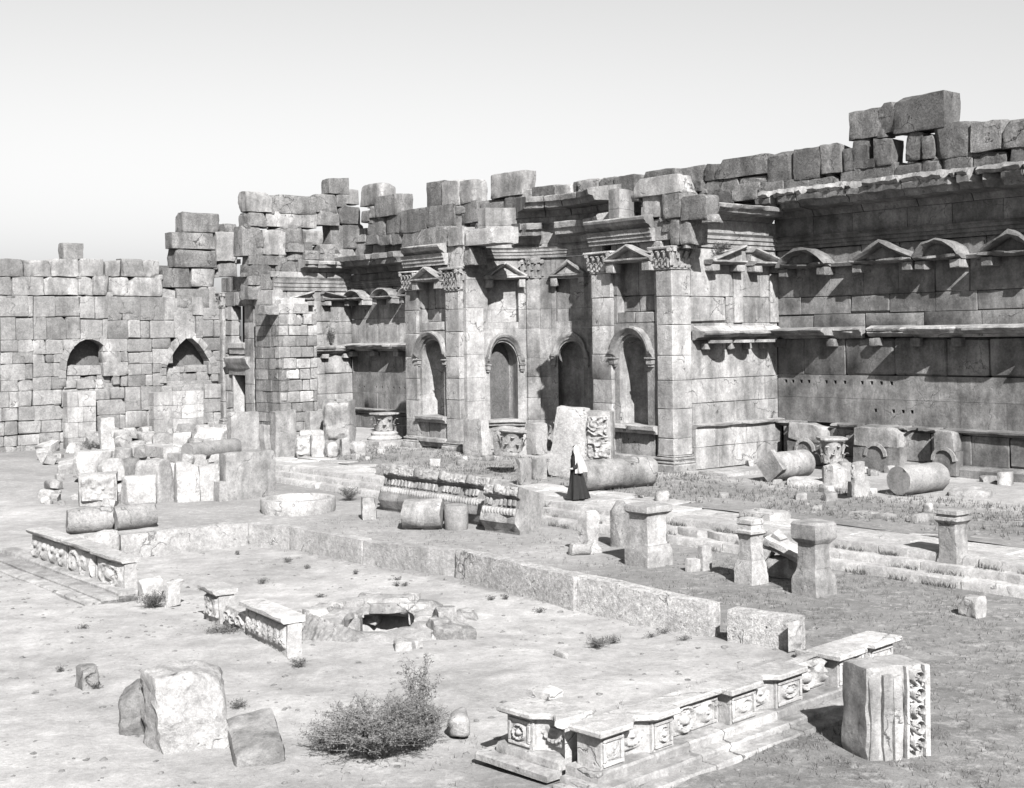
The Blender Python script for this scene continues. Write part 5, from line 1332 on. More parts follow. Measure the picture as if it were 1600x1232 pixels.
for i, (x, y, sx, sy, z0, z1, mt) in enumerate(((.12, 1.30, 1.15, .5, .02, .24, 'wall'), (-.66, .95, .30, .4, -.5, .10, 'pit'), (.05, 1.42, 1.3, .5, .0, .36, 'chalk'), (-.7, 1.25, .5, .45, -.05, .34, 'chalk'), (.82, 1.05, .4, .5, -.2, .26, 'chalk'), (1.05, .2, .5, .7, -.1, .2, 'chalk'), (-1.1, -.3, .6, .9, -.1, .16, 'chalk'))):
    mb = MB(); facet(mb, x - sx / 2, x + sx / 2, y - sy / 2, y + sy / 2, z0, z1, 60 + i, 5, .02, 2, (.75, .95)); mb.build('rim_rock', M[mt], WL)
for k, (x, y) in enumerate(((-.05, .25), (.35, .55))):
    mb = MB(); facet(mb, x - .22, x + .22, y - .2, y + .15, -1.5, -.62 - .08 * k, 3 + k, 7, .02); mb.build('stone_in_well', M['chalk'], WL)
for i, (b, lab) in enumerate((((648, 935, 690, 962), 'jagged rock just right of the well mound'), ((676, 946, 716, 985), 'split dark-shadowed rock farthest right of the well mound'), ((470, 945, 520, 972), 'low flat rock left of the well mound'), ((630, 925, 662, 945), 'flat rock behind the right side of the well mound'))):
    block('broken_rock', lab, 'rock', b, 0, .6, .3 * i, M['pit'] if i < 2 else CH, .10, .2, 6, 70 + i)

# ------------------------------------------------------------------ pedestals
def pedestal(label, box, rz, prof, mat, sq=True, seed=0, wob=.011, name='pedestal', z=0, cut=.06, capmat=None, parts=None):
    """prof: list of (part, [(half width, height)...]) as fractions of the box."""
    x0, y0, x1, y1 = box; c = abs(math.cos(rz)) + abs(math.sin(rz)) if sq else 2
    gg = G((x0 + x1) / 2, y1, z); wpx = (x1 - x0) * gg.y / F_PX; hw = wpx / (2 * c) if sq else wpx / 2
    cy = gg.y + hw * (c if sq else 1); gx = gg.x * cy / gg.y
    h = H - z + ray((x0 + x1) / 2, y0).z * (cy + hw * .6)
    T = thing(name, label, 'pedestal', (gx, cy, z), rz, 'pedestals standing before the portico steps'); ORG[T.name] = Vector((0, 0, 0))
    for pn, pr in prof:
        mb = MB(); p2 = [(r * hw, t * h) for r, t in pr]
        # finer rings so wear shows
        fine = [p2[0]]
        for a, b in zip(p2, p2[1:]):
            k = max(1, int(abs(b[1] - a[1]) / .12))
            fine += [(a[0] + (b[0] - a[0]) * i / k, a[1] + (b[1] - a[1]) * i / k) for i in range(1, k + 1)]
        if sq:
            nside = 3; ring = []
            for qd in range(4):
                aa = qd * math.pi / 2
                for t in [-1 + cut + (2 - 2 * cut) * i / nside for i in range(nside + 1)]:
                    ring.append((math.cos(aa) - t * math.sin(aa), math.sin(aa) + t * math.cos(aa)))
            vs = []; S = len(ring)
            for r, zz in fine:
                for a, b in ring:
                    P = Vector((a * r, b * r, zz)); k = wob * 3
                    vs.append((P.x + k * nz(P, 2.2, seed), P.y + k * nz(P, 2.2, seed + 4), P.z + k * .7 * nz(P, 2.2, seed + 8)))
            fs = [(k * S + i, k * S + (i + 1) % S, (k + 1) * S + (i + 1) % S, (k + 1) * S + i) for k in range(len(fine) - 1) for i in range(S)]
            fs += [tuple(reversed(range(S))), tuple(range((len(fine) - 1) * S, len(fine) * S))]
            mb.add(vs, fs)
        else: lathe(mb, fine, 28, wob=wob * 2, seed=seed)
        mb.build(pn, mat, T, smooth=32)
    return T
A45 = math.radians(-52)
STD = [('base', [(1, -.05), (1, .22), (.98, .24), (.88, .30), (.80, .33)]), ('shaft', [(.78, .332), (.74, .40), (.74, .78), (.76, .82)]), ('cap', [(.80, .822), (.92, .87), (1.0, .89), (1.0, .97), (.95, 1.0)])]
pedestal('biggest pedestal, squat and pale with a moulded cap, beside the rough upright slab', (975, 786, 1052, 888), A45, [('base', [(1, -.05), (1, .25), (.97, .27), (.90, .34)]), ('shaft', [(.80, .342), (.76, .40), (.76, .80), (.80, .84)]), ('cap', [(.84, .845), (.99, .885), (1.03, .89), (1.04, .93), (.98, 1.0)])], M['chalk'], seed=1)
pedestal('slim waisted pedestal with a stepped cap, left of the broken lintel', (1147, 808, 1201, 915), A45, [('base', [(1, -.05), (1, .22), (.96, .25), (.80, .33), (.76, .36)]), ('shaft', [(.74, .362), (.72, .45), (.72, .70), (.78, .74)]), ('cap', [(.80, .745), (1.02, .775), (1.03, .81), (.76, .83), (.72, .90), (.80, .92), (.80, .98), (.72, 1.0)])], M['chalk'], seed=2)
pedestal('tall pedestal with a plain block for a head, right of the broken lintel', (1237, 812, 1308, 934), A45, [('base', [(1, -.05), (1, .20), (.97, .24), (.80, .32), (.76, .36)]), ('shaft', [(.74, .362), (.72, .45), (.72, .68), (.74, .71)]), ('cap', [(.76, .70), (1.0, .765), (1.02, .78), (1.02, .965), (.9, 1.0)])], M['wall'], seed=3)
pedestal('dark-sided pedestal with a double-moulded cap at the right end of the steps', (1461, 794, 1519, 910), A45, [('base', [(1, -.05), (1, .16), (.96, .2), (.82, .30)]), ('shaft', [(.78, .302), (.76, .40), (.76, .76), (.80, .80)]), ('cap', [(.82, .805), (1.0, .845), (1.04, .85), (1.04, .895), (.88, .905), (.88, .93), (1.08, .945), (1.08, 1.0)])], M['wall'], seed=4)
pedestal('small worn pedestal without a cap, leaning beside a foot stone', (899, 796, 940, 866), A45, [('base', [(1, -.05), (1, .10), (.84, .16)]), ('shaft', [(.80, .162), (.78, .4), (.80, .72), (.86, .8), (.76, .92), (.5, 1.0)])], M['chalk'], seed=5, wob=.03)
block('foot_stone', 'flat toppled base stone at the foot of the small worn pedestal', 'stone', (888, 848, 925, 868), 0, .35, .2, M['chalk'], .05, .3, 5, 81)
block('rough_slab', 'rough dark upright slab wedged behind the biggest pedestal', 'stone slab', (954, 785, 987, 856), 0, .5, ANG_B, M['pit'], .08, .2, 8, 82, taper=(.2, .2))
block('small_post', 'little stepped stone post between the biggest and the slim pedestal', 'stone', (1090, 850, 1114, 892), 0, .4, ANG_B, M['chalk'], .03, .12, 5, 83)
block('post_foot', 'flat block lying against the little stepped stone post', 'stone', (1070, 872, 1096, 894), 0, .4, ANG_B, M['chalk'], .04, .2, 4, 84)
# broken lintel propped between two pedestals
T = thing('broken_lintel', 'broken moulded lintel in two propped pieces between the slim and the tall pedestal', 'carved block', G(1222, 905, 0), ANG_B + .3)
mb = MB(); sweep(mb, [(0, 0), (.16, .02), (.2, .1), (.26, .16), (.26, .3), (.12, .34), (-.3, .34), (-.3, 0)], -.75, .75, n=7, rag=.03, chips=.15); turn(mb, 0, Matrix.Rotation(.35, 3, 'Y'), (.15, .2, .52)); mb.build('lintel_piece', CH, T)
mb = MB(); sweep(mb, [(0, 0), (.18, .02), (.2, .3), (-.3, .34), (-.3, 0)], -.5, .5, n=5, rag=.04, chips=.2); turn(mb, 0, Matrix.Rotation(-.9, 3, 'Y'), (-.35, .25, .62)); mb.build('lintel_piece', CH, T)
mb = MB(); rough(mb, -.6, .2, .1, .7, -.05, .5, 6, .07, 3, .2); mb.build('prop_stone', M['wall'], T)
block('wall_stub', 'flat-topped pale block lying on the step edge behind the slim pedestal', 'stone block', (1156, 795, 1236, 835), .3, 1.0, ANG_B, M['chalk'], .04, .1, 7, 86)
block('small_stone', 'bright little stone on the paving behind the biggest pedestal', 'stone', (1022, 768, 1048, 784), ZF, .4, .3, M['chalk'], .05, .3, 4, 87)

# ------------------------------------------------------------------ fallen entablature
def entab(label, p, q, h, seed, tilt, back=.95, end=False):
    P = G(*p); Q = G(*q); d = Q - P; L = math.hypot(d.x, d.y)
    T = thing('fallen_cornice', label, 'carved block', (P.x, P.y, 0), math.atan2(d.y, d.x), 'fallen cornice blocks')
    R = Matrix.Rotation(tilt, 3, 'X')
    pr = [(-back, -.1), (-.1, -.1), (.02, .1), (.32, .30), (.36, .38), (.36, h * .52), (.28, h * .54), (.28, h * .74), (.40, h * .77), (.46, h), (-back, h + .03)]
    mb = MB(); sweep(mb, pr, 0, L, n=max(4, int(L * 2.5)), rag=.03, seed=seed, chips=.1); turn(mb, 0, R); mb.build('body', M['wall'], T, smooth=30)
    mb = MB(); n = int(L / .21)
    for i in range(n):
        x = .06 + i * .21
        if random.Random(seed * 50 + i).random() < .86: chbox(mb, x, x + .15, -.335, -.27, h * .57, h * .72, .03, .02)
    turn(mb, 0, R); mb.build('dentils', M['wall'], T, kind='stuff')
    mb = MB(); relief(mb, (.04, -.455, h * .79), (1, 0, 0), (0, 0, 1), (0, -1, .05), L - .08, h * .20, .08, 'foliage', seed, nv=8, nu=int(L * 26)); relief(mb, (.04, -.362, h * .37), (1, 0, 0), (0, 0, 1), (0, -1, 0), L - .08, h * .15, .07, 'egg', seed, nv=7, nu=int(L * 64), unit=h * .115); turn(mb, 0, R); mb.build('carving', M['chalk'], T, smooth=50)
    for i in range(int(L / 1.5)):       # worn lion heads along the gutter
        mb = MB(); x = .7 + i * 1.5; rough(mb, x - .13, x + .13, -.62, -.40, h * .80, h * 1.02, 4, .03, seed + i, .4); turn(mb, 0, R); mb.build('spout_head', M['wall'], T)
    return T
entab('longest fallen cornice, richly carved and tilted back, behind two drums', (598, 797), (764, 823), 1.62, 5, -.34, 1.1)
entab('shorter fallen cornice with a plain grey end, right of the standing drum', (757, 829), (812, 836), 1.50, 6, -.30, .9)
block('cornice_support', 'small block propping the left end of the longest fallen cornice', 'stone', (563, 776, 590, 812), 0, .5, .2, M['wall'], .06, .2, 5, 91)
block('fallen_block', 'flat slab lying behind the left end of the longest fallen cornice', 'stone block', (585, 724, 640, 745), ZF, 1.0, ANG_B, M['wall'], .05, .15, 5, 92)

# ------------------------------------------------------------------ columns and drums
def column(label, px0, px1, r, z, mat, seed=0, name='fallen_column', octa=False, wob=.02, ends=True):
    """A lying shaft whose axis foots at two pixels (points on the ground under the axis)."""
    P = G(*px0, z); Q = G(*px1, z); d = Q - P; L = math.hypot(d.x, d.y)
    mb = MB(); n = max(4, int(L * 3)); lathe(mb, [(r * .96, 0)] + [(r, .04 + (L - .08) * i / n) for i in range(n + 1)] + [(r * .96, L)], 8 if octa else 28, wob=wob, seed=seed)
    mb.v = [(x + .02 * nz((x, y, z), 5, seed), y + .02 * nz((x, y, z), 5, seed + 3), z + (.10 * nz((x * 2, y * 2, seed), 1.6, seed) if z < .1 or z > L - .1 else 0)) for x, y, z in mb.v]
    turn(mb, 0, Matrix.Rotation(math.pi / 2, 3, 'Y'), (0, 0, r * .97))
    return solo(name, label, 'column', mb, mat, P, math.atan2(d.y, d.x), group='fallen column shafts and drums', smooth=50 if not octa else 20)
GR = M['granite']
column('granite column piece lying on blocks behind the white upright slab', (293, 722), (368, 712), .46, ZF - .1, GR, 1)
column('fat column drum lying against the longest fallen cornice', (632, 826), (692, 826), .52, 0, M['wall'], 2, 'column_drum', wob=.05)
mb = MB(); lathe(mb, [(.38, -.05), (.41, .02), (.42, .4), (.41, .72), (.36, .80)], 28, wob=.02, seed=3)
solo('column_drum', 'short grey drum standing upright in front of the longest fallen cornice', 'column', mb, GR, G(713, 826, 0), .3)
column('thick fallen shaft lying beside the walking figure', (905, 768), (1016, 758), .58, ZF, M['wall'], 4, wob=.03)
column('granite drum with a dark broken end, far right of the portico floor', (1404, 774), (1466, 766), .53, ZF, GR, 7, wob=.03)
column('broken gravelly shaft lying at the left edge by the short basin wall', (105, 834), (176, 829), .42, 0, M['masonry'], 8, 'fallen_column', wob=.07)
column('second broken shaft piece, tapering towards the short basin wall', (178, 829), (240, 822), .42, 0, M['masonry'], 9, 'fallen_column', wob=.07)
# shaft with a square-cut end
P = G(1205, 753, ZF); Q = G(1258, 746, ZF); d = Q - P; T = thing('square_ended_shaft', 'pale fallen shaft with a diamond-shaped squared end', 'column', P, math.atan2(d.y, d.x)); L = d.length
mb = MB(); lathe(mb, [(.50, .1), (.55, .25), (.55, L - .05), (.52, L)], 28, wob=.02); turn(mb, 0, Matrix.Rotation(math.pi / 2, 3, 'Y'), (0, 0, .58)); mb.build('shaft', M['wall'], T, smooth=50)
mb = MB(); lathe(mb, [(.47, -.10), (.48, -.06), (.48, .14), (.42, .25)], sq=True, cut=.05); turn(mb, 0, Matrix.Rotation(math.pi / 2, 3, 'Y') @ Matrix.Rotation(math.pi / 4 + .1, 3, 'Z'), (0, 0, .60)); mb.build('squared_end', M['wall'], T, smooth=20)
mb = MB(); lathe(mb, [(.42, -.05), (.43, .3), (.41, .62), (.36, .68)], 24, wob=.04, seed=5); solo('column_stump', 'short pale column stump standing among the left rubble', 'column', mb, M['wall'], G(193, 722, ZF), 0)
mb = MB(); lathe(mb, [(.40, 0), (.44, .06), (.44, .9), (.4, .95)], 24); turn(mb, 0, Matrix.Rotation(math.pi / 2, 3, 'Y'), (0, 0, .43)); solo('column_drum', 'drum lying in shadow behind the capital on its moulded base', 'column', mb, GR, G(622, 689, ZF), 1.0)

# capitals
def capital_obj(label, px, z, r, h, mat, seed, base=None, rz=0.0, tilt=0.0):
    T = thing('fallen_capital', label, 'capital', G(*px, z), rz, 'leafy capitals lying about the portico'); zz = 0
    if base:
        mb = MB(); lathe(mb, [(r * 1.75, -.05), (r * 1.75, base * .30), (r * 1.72, base * .33)], sq=True, cut=.05); mb.build('plinth', mat, T, smooth=20)
        mb = MB(); lathe(mb, [(r * 1.62, base * .332), (r * 1.66, base * .45), (r * 1.45, base * .6), (r * 1.28, base * .68), (r * 1.32, base * .85), (r * 1.05, base)], 28, wob=.02); mb.build('base_moulding', mat, T, smooth=50); zz = base
    mb = MB(); lathe(mb, [(r * .74, zz), (r * .76, zz + h * .1), (r * .78, zz + h * .6), (r * .98, zz + h * .84), (r * .9, zz + h * .87)], 20)
    for row, (n, hh, z0, w_) in enumerate(((8, .40, .02, .8), (8, .68, .06, .85))):
        for i in range(n):
            a = 2 * math.pi * (i + .5 * row) / n + seed
            o = (math.cos(a) * r * .74, math.sin(a) * r * .74, zz + h * z0); leaf(mb, o, (-math.sin(a), math.cos(a), 0), (0, 0, 1), (math.cos(a), math.sin(a), 0), 2 * math.pi * r * .9 / n * w_, h * hh, r * .48)
    lathe(mb, [(r * 1.05, zz + h * .87), (r * 1.15, zz + h * .93), (r * 1.15, zz + h)], sq=True, cut=.25)
    if tilt: turn(mb, 0, Matrix.Rotation(tilt, 3, 'Y'))
    mb.build('carved_capital', mat, T, smooth=35); return T
capital_obj('leafy capital set on a tall moulded base, left of the left niche bay', (601, 694), ZF, .58, 1.0, M['chalk'], 1, base=.72, rz=ANG_B)
capital_obj('battered leafy capital heaped with fragments, in front of the half-round recess', (798, 706), ZF + .95, .52, .95, M['chalk'], 2, tilt=.1)
capital_obj('capital fragment leaning against the huge upright slab', (862, 690), ZF + .5, .42, .9, M['wall'], 4, tilt=.6)
capital_obj('tall leafy capital stacked on pale rocks before the dark exedra', (1300, 724), ZF + .25, .50, 1.1, M['chalk'], 3)
block('stack_rock', 'pale rock carrying the tall leafy capital', 'stone block', (1278, 722, 1326, 762), ZF, .9, ANG_B, M['chalk'], .07, .2, 6, 101)
T = block('statue_base', 'little carved block upon a square grey foot, beside the rock with the tall capital', 'carved block', (1328, 722, 1354, 752), ZF + .7, .6, ANG_B, M['chalk'], .03, .12, 5, 102, carve=('front', 'medal', .08, .1))
block('grey_foot', 'square grey block under the little carved block, far right portico', 'stone block', (1322, 750, 1362, 777), ZF, .9, ANG_B, M['wall'], .02, .05, 5, 103)
for i, (b, lab, dp, mt) in enumerate((((768, 672, 826, 714), 'big pale boulder under the battered capital', 1.0, 'chalk'), ((722, 654, 768, 714), 'pale moulded block standing before the left niche bay, with a black shadow beside it', .55, 'chalk'), ((818, 660, 858, 712), 'pale sloping block right of the battered capital', .8, 'chalk'),
        ((808, 716, 832, 758), 'rough dark stone on the portico left of the plain grey plinth', .6, 'pit'), ((830, 716, 856, 750), 'plain grey plinth at the foot of the huge upright slab', .6, 'wall'))):
    block('fallen_block', lab, 'stone block', b, ZF, dp, ANG_B, M[mt], .06, .16, 7, 110 + i, taper=(.1 if i < 3 else 0, 0))
# huge upright slab
loc, w_, h = fit(855, 632, 964, 748, ZF, .9, ANG_B * .35)
T = thing('upright_slab', 'huge leaning upright slab with a smooth face and a carved border', 'stone slab', loc, ANG_B * .35)
W2 = w_ / 2; h -= .15
mb = MB(); rough(mb, -W2, W2 * .16, -.45, .45, -.1, h, 11, .05, 5, .1, taper=(.12, .2)); turn(mb, 0, Matrix.Rotation(.09, 3, 'Y')); mb.build('plain_part', M['chalk'], T)
mb = MB(); rough(mb, W2 * .165, W2 * .98, -.30, .45, -.1, h * .96, 9, .04, 6, .08); mb.build('border_part', M['wall'], T)
mb = MB(); relief(mb, (W2 * .24, -.33, .8), (0, 0, 1), (1, 0, 0), (0, -1, 0), h * .96 - 1.0, W2 * .66, .22, 'foliage', 3, nv=20, nu=56, worn=.3)
n = int(h / .16); mb.build('scroll_band', M['chalk'], T, smooth=60)
mb = MB()
for i in range(n): chbox(mb, W2 * .15, W2 * .20, -.36, -.31, .2 + i * .16, .2 + i * .16 + .10, .02, .01)
mb.build('bead_row', M['chalk'], T)

# ------------------------------------------------------------------ left rubble field
LR_ = [
 ('upright_slab', 'smooth white upright slab behind the big stained slab', 'stone slab', (357, 643, 404, 704), ZF, .45, ANG_S, 'pale', .03, .07, None),
 ('upright_slab', 'big stained slab with a dark left edge, left of the well ring', 'stone slab', (346, 704, 430, 782), 0, .60, ANG_S, 'wall', .05, .08, None),
 ('jamb_block', 'tall fluted jamb block with a dark left side, before the rubble-built tower', 'carved block', (423, 642, 461, 715), ZF, .55, ANG_S, 'wall', .03, .08, ('right', 'none', .05, .06)),
 ('block_between', 'narrow rough block squeezed between the white slab and the fluted jamb', 'stone block', (405, 664, 424, 716), ZF, .5, ANG_S, 'wall', .05, .15, None),
 ('carved_block', 'tall deeply pitted carved block leaning beside the tower foot', 'carved block', (504, 624, 558, 694), ZF, .7, -.45, 'wall', .05, .1, ('front', 'foliage', .26, .08)),
 ('carved_block', 'pale block with two round holes, between the fluted jamb and the pitted block', 'carved block', (476, 642, 506, 690), ZF, .6, ANG_S, 'masonry', .04, .12, None),
 ('carved_block', 'white carved chunk with leaf pattern at the foot of the fluted jamb', 'carved block', (461, 680, 487, 716), ZF, .5, .2, 'chalk', .06, .2, ('front', 'foliage', .14, .1)),
 ('white_stone', 'white bulging stone, second right of the fluted jamb', 'stone', (486, 681, 509, 716), ZF, .5, .1, 'chalk', .06, .3, None),
 ('white_stone', 'round white stone before the pitted carved block', 'stone', (508, 691, 530, 716), ZF, .45, .4, 'chalk', .05, .42, None),
 ('white_stone', 'sharp white broken stone before the pitted carved block', 'stone', (530, 680, 548, 712), ZF, .4, .5, 'chalk', .10, .15, None),
 ('white_stone', 'low white fragment between the pitted block and the moulded base', 'stone', (546, 690, 572, 712), ZF, .5, .9, 'chalk', .09, .2, None),
 ('white_stone', 'flat white flake on top of the carved chunks by the fluted jamb', 'stone', (466, 672, 508, 685), ZF + .6, .6, .3, 'chalk', .05, .3, None),
 ('altar_stone', 'small square altar stone with a cap at the foot of the big stained slab', 'altar', (333, 752, 357, 784), 0, .5, ANG_S, 'chalk', .015, .08, None),
 ('tapered_slab', 'tapered pale slab left of the small altar stone', 'stone block', (308, 724, 345, 783), 0, .6, ANG_S * .5, 'chalk', .05, .1, None),
 ('white_block', 'large white block with a split left side, mid rubble heap', 'stone block', (270, 722, 314, 785), 0, .8, ANG_S * .7, 'chalk', .08, .14, None),
 ('white_block', 'tall sloping white block with a sharp crest, mid rubble heap', 'stone block', (212, 712, 272, 784), 0, .9, -.5, 'chalk', .10, .12, None),
 ('white_block', 'rounded white stone wedged behind the split block', 'stone block', (255, 724, 288, 762), .2, .6, .4, 'chalk', .07, .3, None),
 ('white_block', 'wide grainy block in front of the sloping white block', 'stone block', (187, 744, 246, 788), 0, .9, .2, 'chalk', .09, .2, None),
 ('carved_block', 'block with a leaf frieze at the left edge of the rubble', 'carved block', (122, 738, 186, 790), 0, .7, ANG_S * .4, 'chalk', .04, .1, ('front', 'foliage', .18, .1)),
 ('long_slab', 'long flat slab lying on the rubble left of the granite column piece', 'stone slab', (205, 694, 292, 716), ZF, 1.0, ANG_B, 'chalk', .03, .1, None),
 ('long_slab', 'second moulded slab just below the long flat slab', 'stone slab', (248, 706, 330, 730), ZF - .3, .9, ANG_B, 'chalk', .03, .1, None),
 ('long_slab', 'low slab under the end of the granite column piece', 'stone slab', (320, 716, 372, 736), ZF - .4, .8, ANG_B, 'chalk', .04, .12, None),
 ('rubble_stone', 'pale mound of broken stone at the upper left edge', 'stone', (112, 704, 178, 742), .4, 1.4, .3, 'chalk', .14, .35, None),
 ('rubble_stone', 'lumpy stone beside the carved leaf frieze', 'stone', (150, 716, 198, 748), .3, .9, .7, 'chalk', .12, .3, None),
 ('rubble_stone', 'upright white stone under the column stump', 'stone', (172, 716, 192, 744), .3, .5, .2, 'chalk', .07, .2, None),
 ('rubble_stone', 'rough grey stone right of the upright white stone', 'stone', (190, 716, 228, 746), .3, .7, .9, 'masonry', .10, .25, None),
 ('leaning_block', 'white block leaning against the first smooth buttress', 'stone block', (154, 652, 180, 706), ZF, .5, .5, 'chalk', .05, .15, None),
 ('rubble_stone', 'stone lump at the foot of the second smooth buttress', 'stone', (236, 676, 266, 696), ZF, .7, .4, 'masonry', .08, .3, None),
 ('rubble_stone', 'flat stone right of the second smooth buttress', 'stone', (268, 676, 300, 694), ZF, .7, .1, 'chalk', .07, .3, None),
 ('rubble_stone', 'flat pile of stone below the pointed arch', 'stone', (300, 668, 356, 690), ZF, 1.0, .2, 'chalk', .12, .3, None),
 ('boulder', 'huge angular white boulder at the bottom left', 'boulder', (212, 1038, 364, 1180), 0, 1.3, .35, 'chalk', .12, .28, None),
 ('boulder', 'cracked rough boulder touching the huge white one, bottom left', 'boulder', (184, 1062, 236, 1152), 0, .9, .2, 'masonry', .14, .2, None),
 ('foreground_slab', 'smooth slab sunk in the ground right of the huge white boulder', 'stone slab', (340, 1128, 462, 1196), 0, 1.5, .3, 'wall', .03, .12, None),
 ('foreground_stone', 'half-buried dark-edged stone right of the big bush', 'stone', (696, 1106, 742, 1152), 0, .5, .2, 'chalk', .06, .3, None),
 ('foreground_stone', 'rough grey stone at the left edge of the basin floor', 'stone', (112, 1032, 160, 1080), 0, .6, .6, 'masonry', .1, .3, None),
 ('foreground_stone', 'small pale stone on the basin floor below the pecked wall', 'stone', (862, 1012, 890, 1030), 0, .35, .6, 'chalk', .06, .3, None),
 ('portico_slab', 'flat light slab on the portico floor before the side wall', 'stone slab', (1090, 733, 1186, 748), ZF - .08, 1.6, ANG_S, 'chalk', .04, .15, None),
 ('portico_slab', 'long broken slab between the squared shaft and the rock with the capital', 'stone slab', (1226, 746, 1330, 766), ZF - .1, 1.4, ANG_B * .5, 'chalk', .05, .2, None),
 ('portico_slab', 'low slab at the right edge of the portico floor', 'stone slab', (1476, 762, 1560, 782), ZF - .1, 1.3, ANG_B * .5, 'chalk', .05, .2, None),
 ('portico_slab', 'ragged flat stone lying left of the dark pedestal at the step end', 'stone slab', (1418, 800, 1464, 820), ZF - .05, .9, ANG_B, 'wall', .05, .2, None),
 ('portico_slab', 'flat stone across the dry grass, before the granite drum', 'stone slab', (1330, 800, 1416, 818), ZF - .1, .8, ANG_B, 'wall', .06, .2, None),
 ('small_stone', 'bright stone in the dry grass above the dark pedestal', 'stone', (1440, 788, 1458, 804), ZF, .35, .5, 'chalk', .06, .3, None),
 ('edge_stone', 'dark-shadowed stone at the right edge of the grass', 'stone', (1500, 930, 1540, 966), 0, .5, .5, 'chalk', .07, .25, None),
]
for i, (nm, lab, cat, box, z, dep, rz, mt, amp, rd, carve) in enumerate(LR_):
    big = (box[2] - box[0]) > 80
    T = block(nm, lab, cat, box, z, dep, rz, M[mt], amp, rd, 12 if big else 7, 200 + i, carve=carve, group='fallen blocks of the left rubble field' if box[2] < 575 and box[1] < 760 else 'slabs on the portico floor' if nm == 'portico_slab' else None, tilt=(.16, -.16) if nm == 'foreground_slab' else (0, 0), sink=.4 if nm == 'foreground_slab' else .06)
    if nm == 'jamb_block':
        w_, dd = T.children[0].dimensions.x, .55
        for k in range(5):
            y0 = -dd / 2 + .04 + k * .105; mb = MB(); hh = T.children[0].dimensions.z - .08
            chbox(mb, w_ / 2 - .02, w_ / 2 + (.10, .05, .12, .04, .08)[k], y0, y0 + .085, 0, hh, .02, .012); mb.build('fluted_band', M['wall'], T)
# the jumbled heap itself
rnd = random.Random(44); k = 0; HEAP = 'broken stones heaped in the left rubble field'
while k < 115:
    px, py = rnd.uniform(70, 345), rnd.uniform(690, 792)
    if px > 250 and py > 770: continue
    gq = G(px, py, 0); d = (gq.xy - S0.xy).dot(V2); z = ZF if d > 1 else .0
    if z: gq = G(px, py, ZF)
    s_ = rnd.uniform(.26, .9) * (1 if py < 765 else .6); mb = MB()
    facet(mb, -s_ * rnd.uniform(.5, .8), s_ * rnd.uniform(.5, .8), -s_ / 2, s_ / 2, -.1, s_ * rnd.uniform(.45, .9), 900 + k, 7, .02, 2)
    o = solo('rubble_stone', 'pale broken stone in the jumbled rubble heap at the left', 'stone', mb, M[rnd.choice(('chalk', 'chalk', 'masonry', 'pale'))], gq, rnd.uniform(0, 6), group=HEAP)
    o.rotation_euler = (rnd.uniform(-.3, .3), rnd.uniform(-.3, .3), rnd.uniform(0, 6)); k += 1
rr = random.Random(5); WELLR = 'broken rocks round the well'
for k in range(24):
    t = rr.uniform(-1.2, 3.6); rad = rr.uniform(1.25, 2.3); x, y = PIT.x + rad * math.cos(t), PIT.y + rad * 1.2 * math.sin(t); s_ = rr.uniform(.16, .5); mb = MB()
    facet(mb, -s_ * .7, s_ * .7, -s_ / 2, s_ / 2, -.1, s_ * rr.uniform(.3, .7), 1900 + k, 8, .02, 2)
    solo('broken_rock', 'jagged piece of rock lying round the well opening', 'rock', mb, M[rr.choice(('chalk', 'pit', 'chalk'))], (x, y, ground_h(x, y)), rr.uniform(0, 6), group=WELLR)
FOOT = 'stones fallen at the foot of the end wall'
for k in range(34):
    x = rnd.uniform(EW.x(100, 690), -.6); y = -rnd.uniform(.15, 1.5) - (.9 if rnd.random() < .5 else 0); qq = EW.at(x, y); s_ = rnd.uniform(.22, .7); mb = MB()
    facet(mb, -s_ * .7, s_ * .7, -s_ / 2, s_ / 2, -.1, s_ * rnd.uniform(.5, .9), 1500 + k, 7, .02, 2)
    solo('fallen_stone', 'rough stone fallen at the foot of the far left end wall', 'stone', mb, M[rnd.choice(('chalk', 'masonry', 'pale'))], (qq.x, qq.y, ZF if (qq - S0.xy).dot(V2) > .3 else 0), rnd.uniform(0, 6), group=FOOT)
PODF = 'broken stones along the podium of the right exedra'
for k in range(22):
    x = rnd.uniform(.4, 12.5); qq = BR.at(x, -rnd.uniform(1.0, 2.6)); s_ = rnd.uniform(.18, .5); mb = MB()
    facet(mb, -s_ * .7, s_ * .7, -s_ / 2, s_ / 2, -.08, s_ * rnd.uniform(.5, .9), 1700 + k, 7, .02, 1)
    solo('fallen_stone', 'broken stone lying before the podium of the dark right wall', 'stone', mb, M[rnd.choice(('wall', 'pale', 'grim'))], (qq.x, qq.y, ZF), rnd.uniform(0, 6), group=PODF)
SMALL = 'small stones lying about the portico'
for k in range(26):
    x, y = rnd.uniform(-24, 16), rnd.uniform(3.6, 9.8); qq = ST.at(x, y); s_ = rnd.uniform(.15, .42); mb = MB()
    facet(mb, -s_ * .7, s_ * .7, -s_ / 2, s_ / 2, -.06, s_ * .7, 1200 + k, 7, .015, 1)
    solo('loose_stone', 'small loose stone lying on the portico floor', 'stone', mb, M[rnd.choice(('chalk', 'wall'))], (qq.x, qq.y, ZF), rnd.uniform(0, 6), group=SMALL)
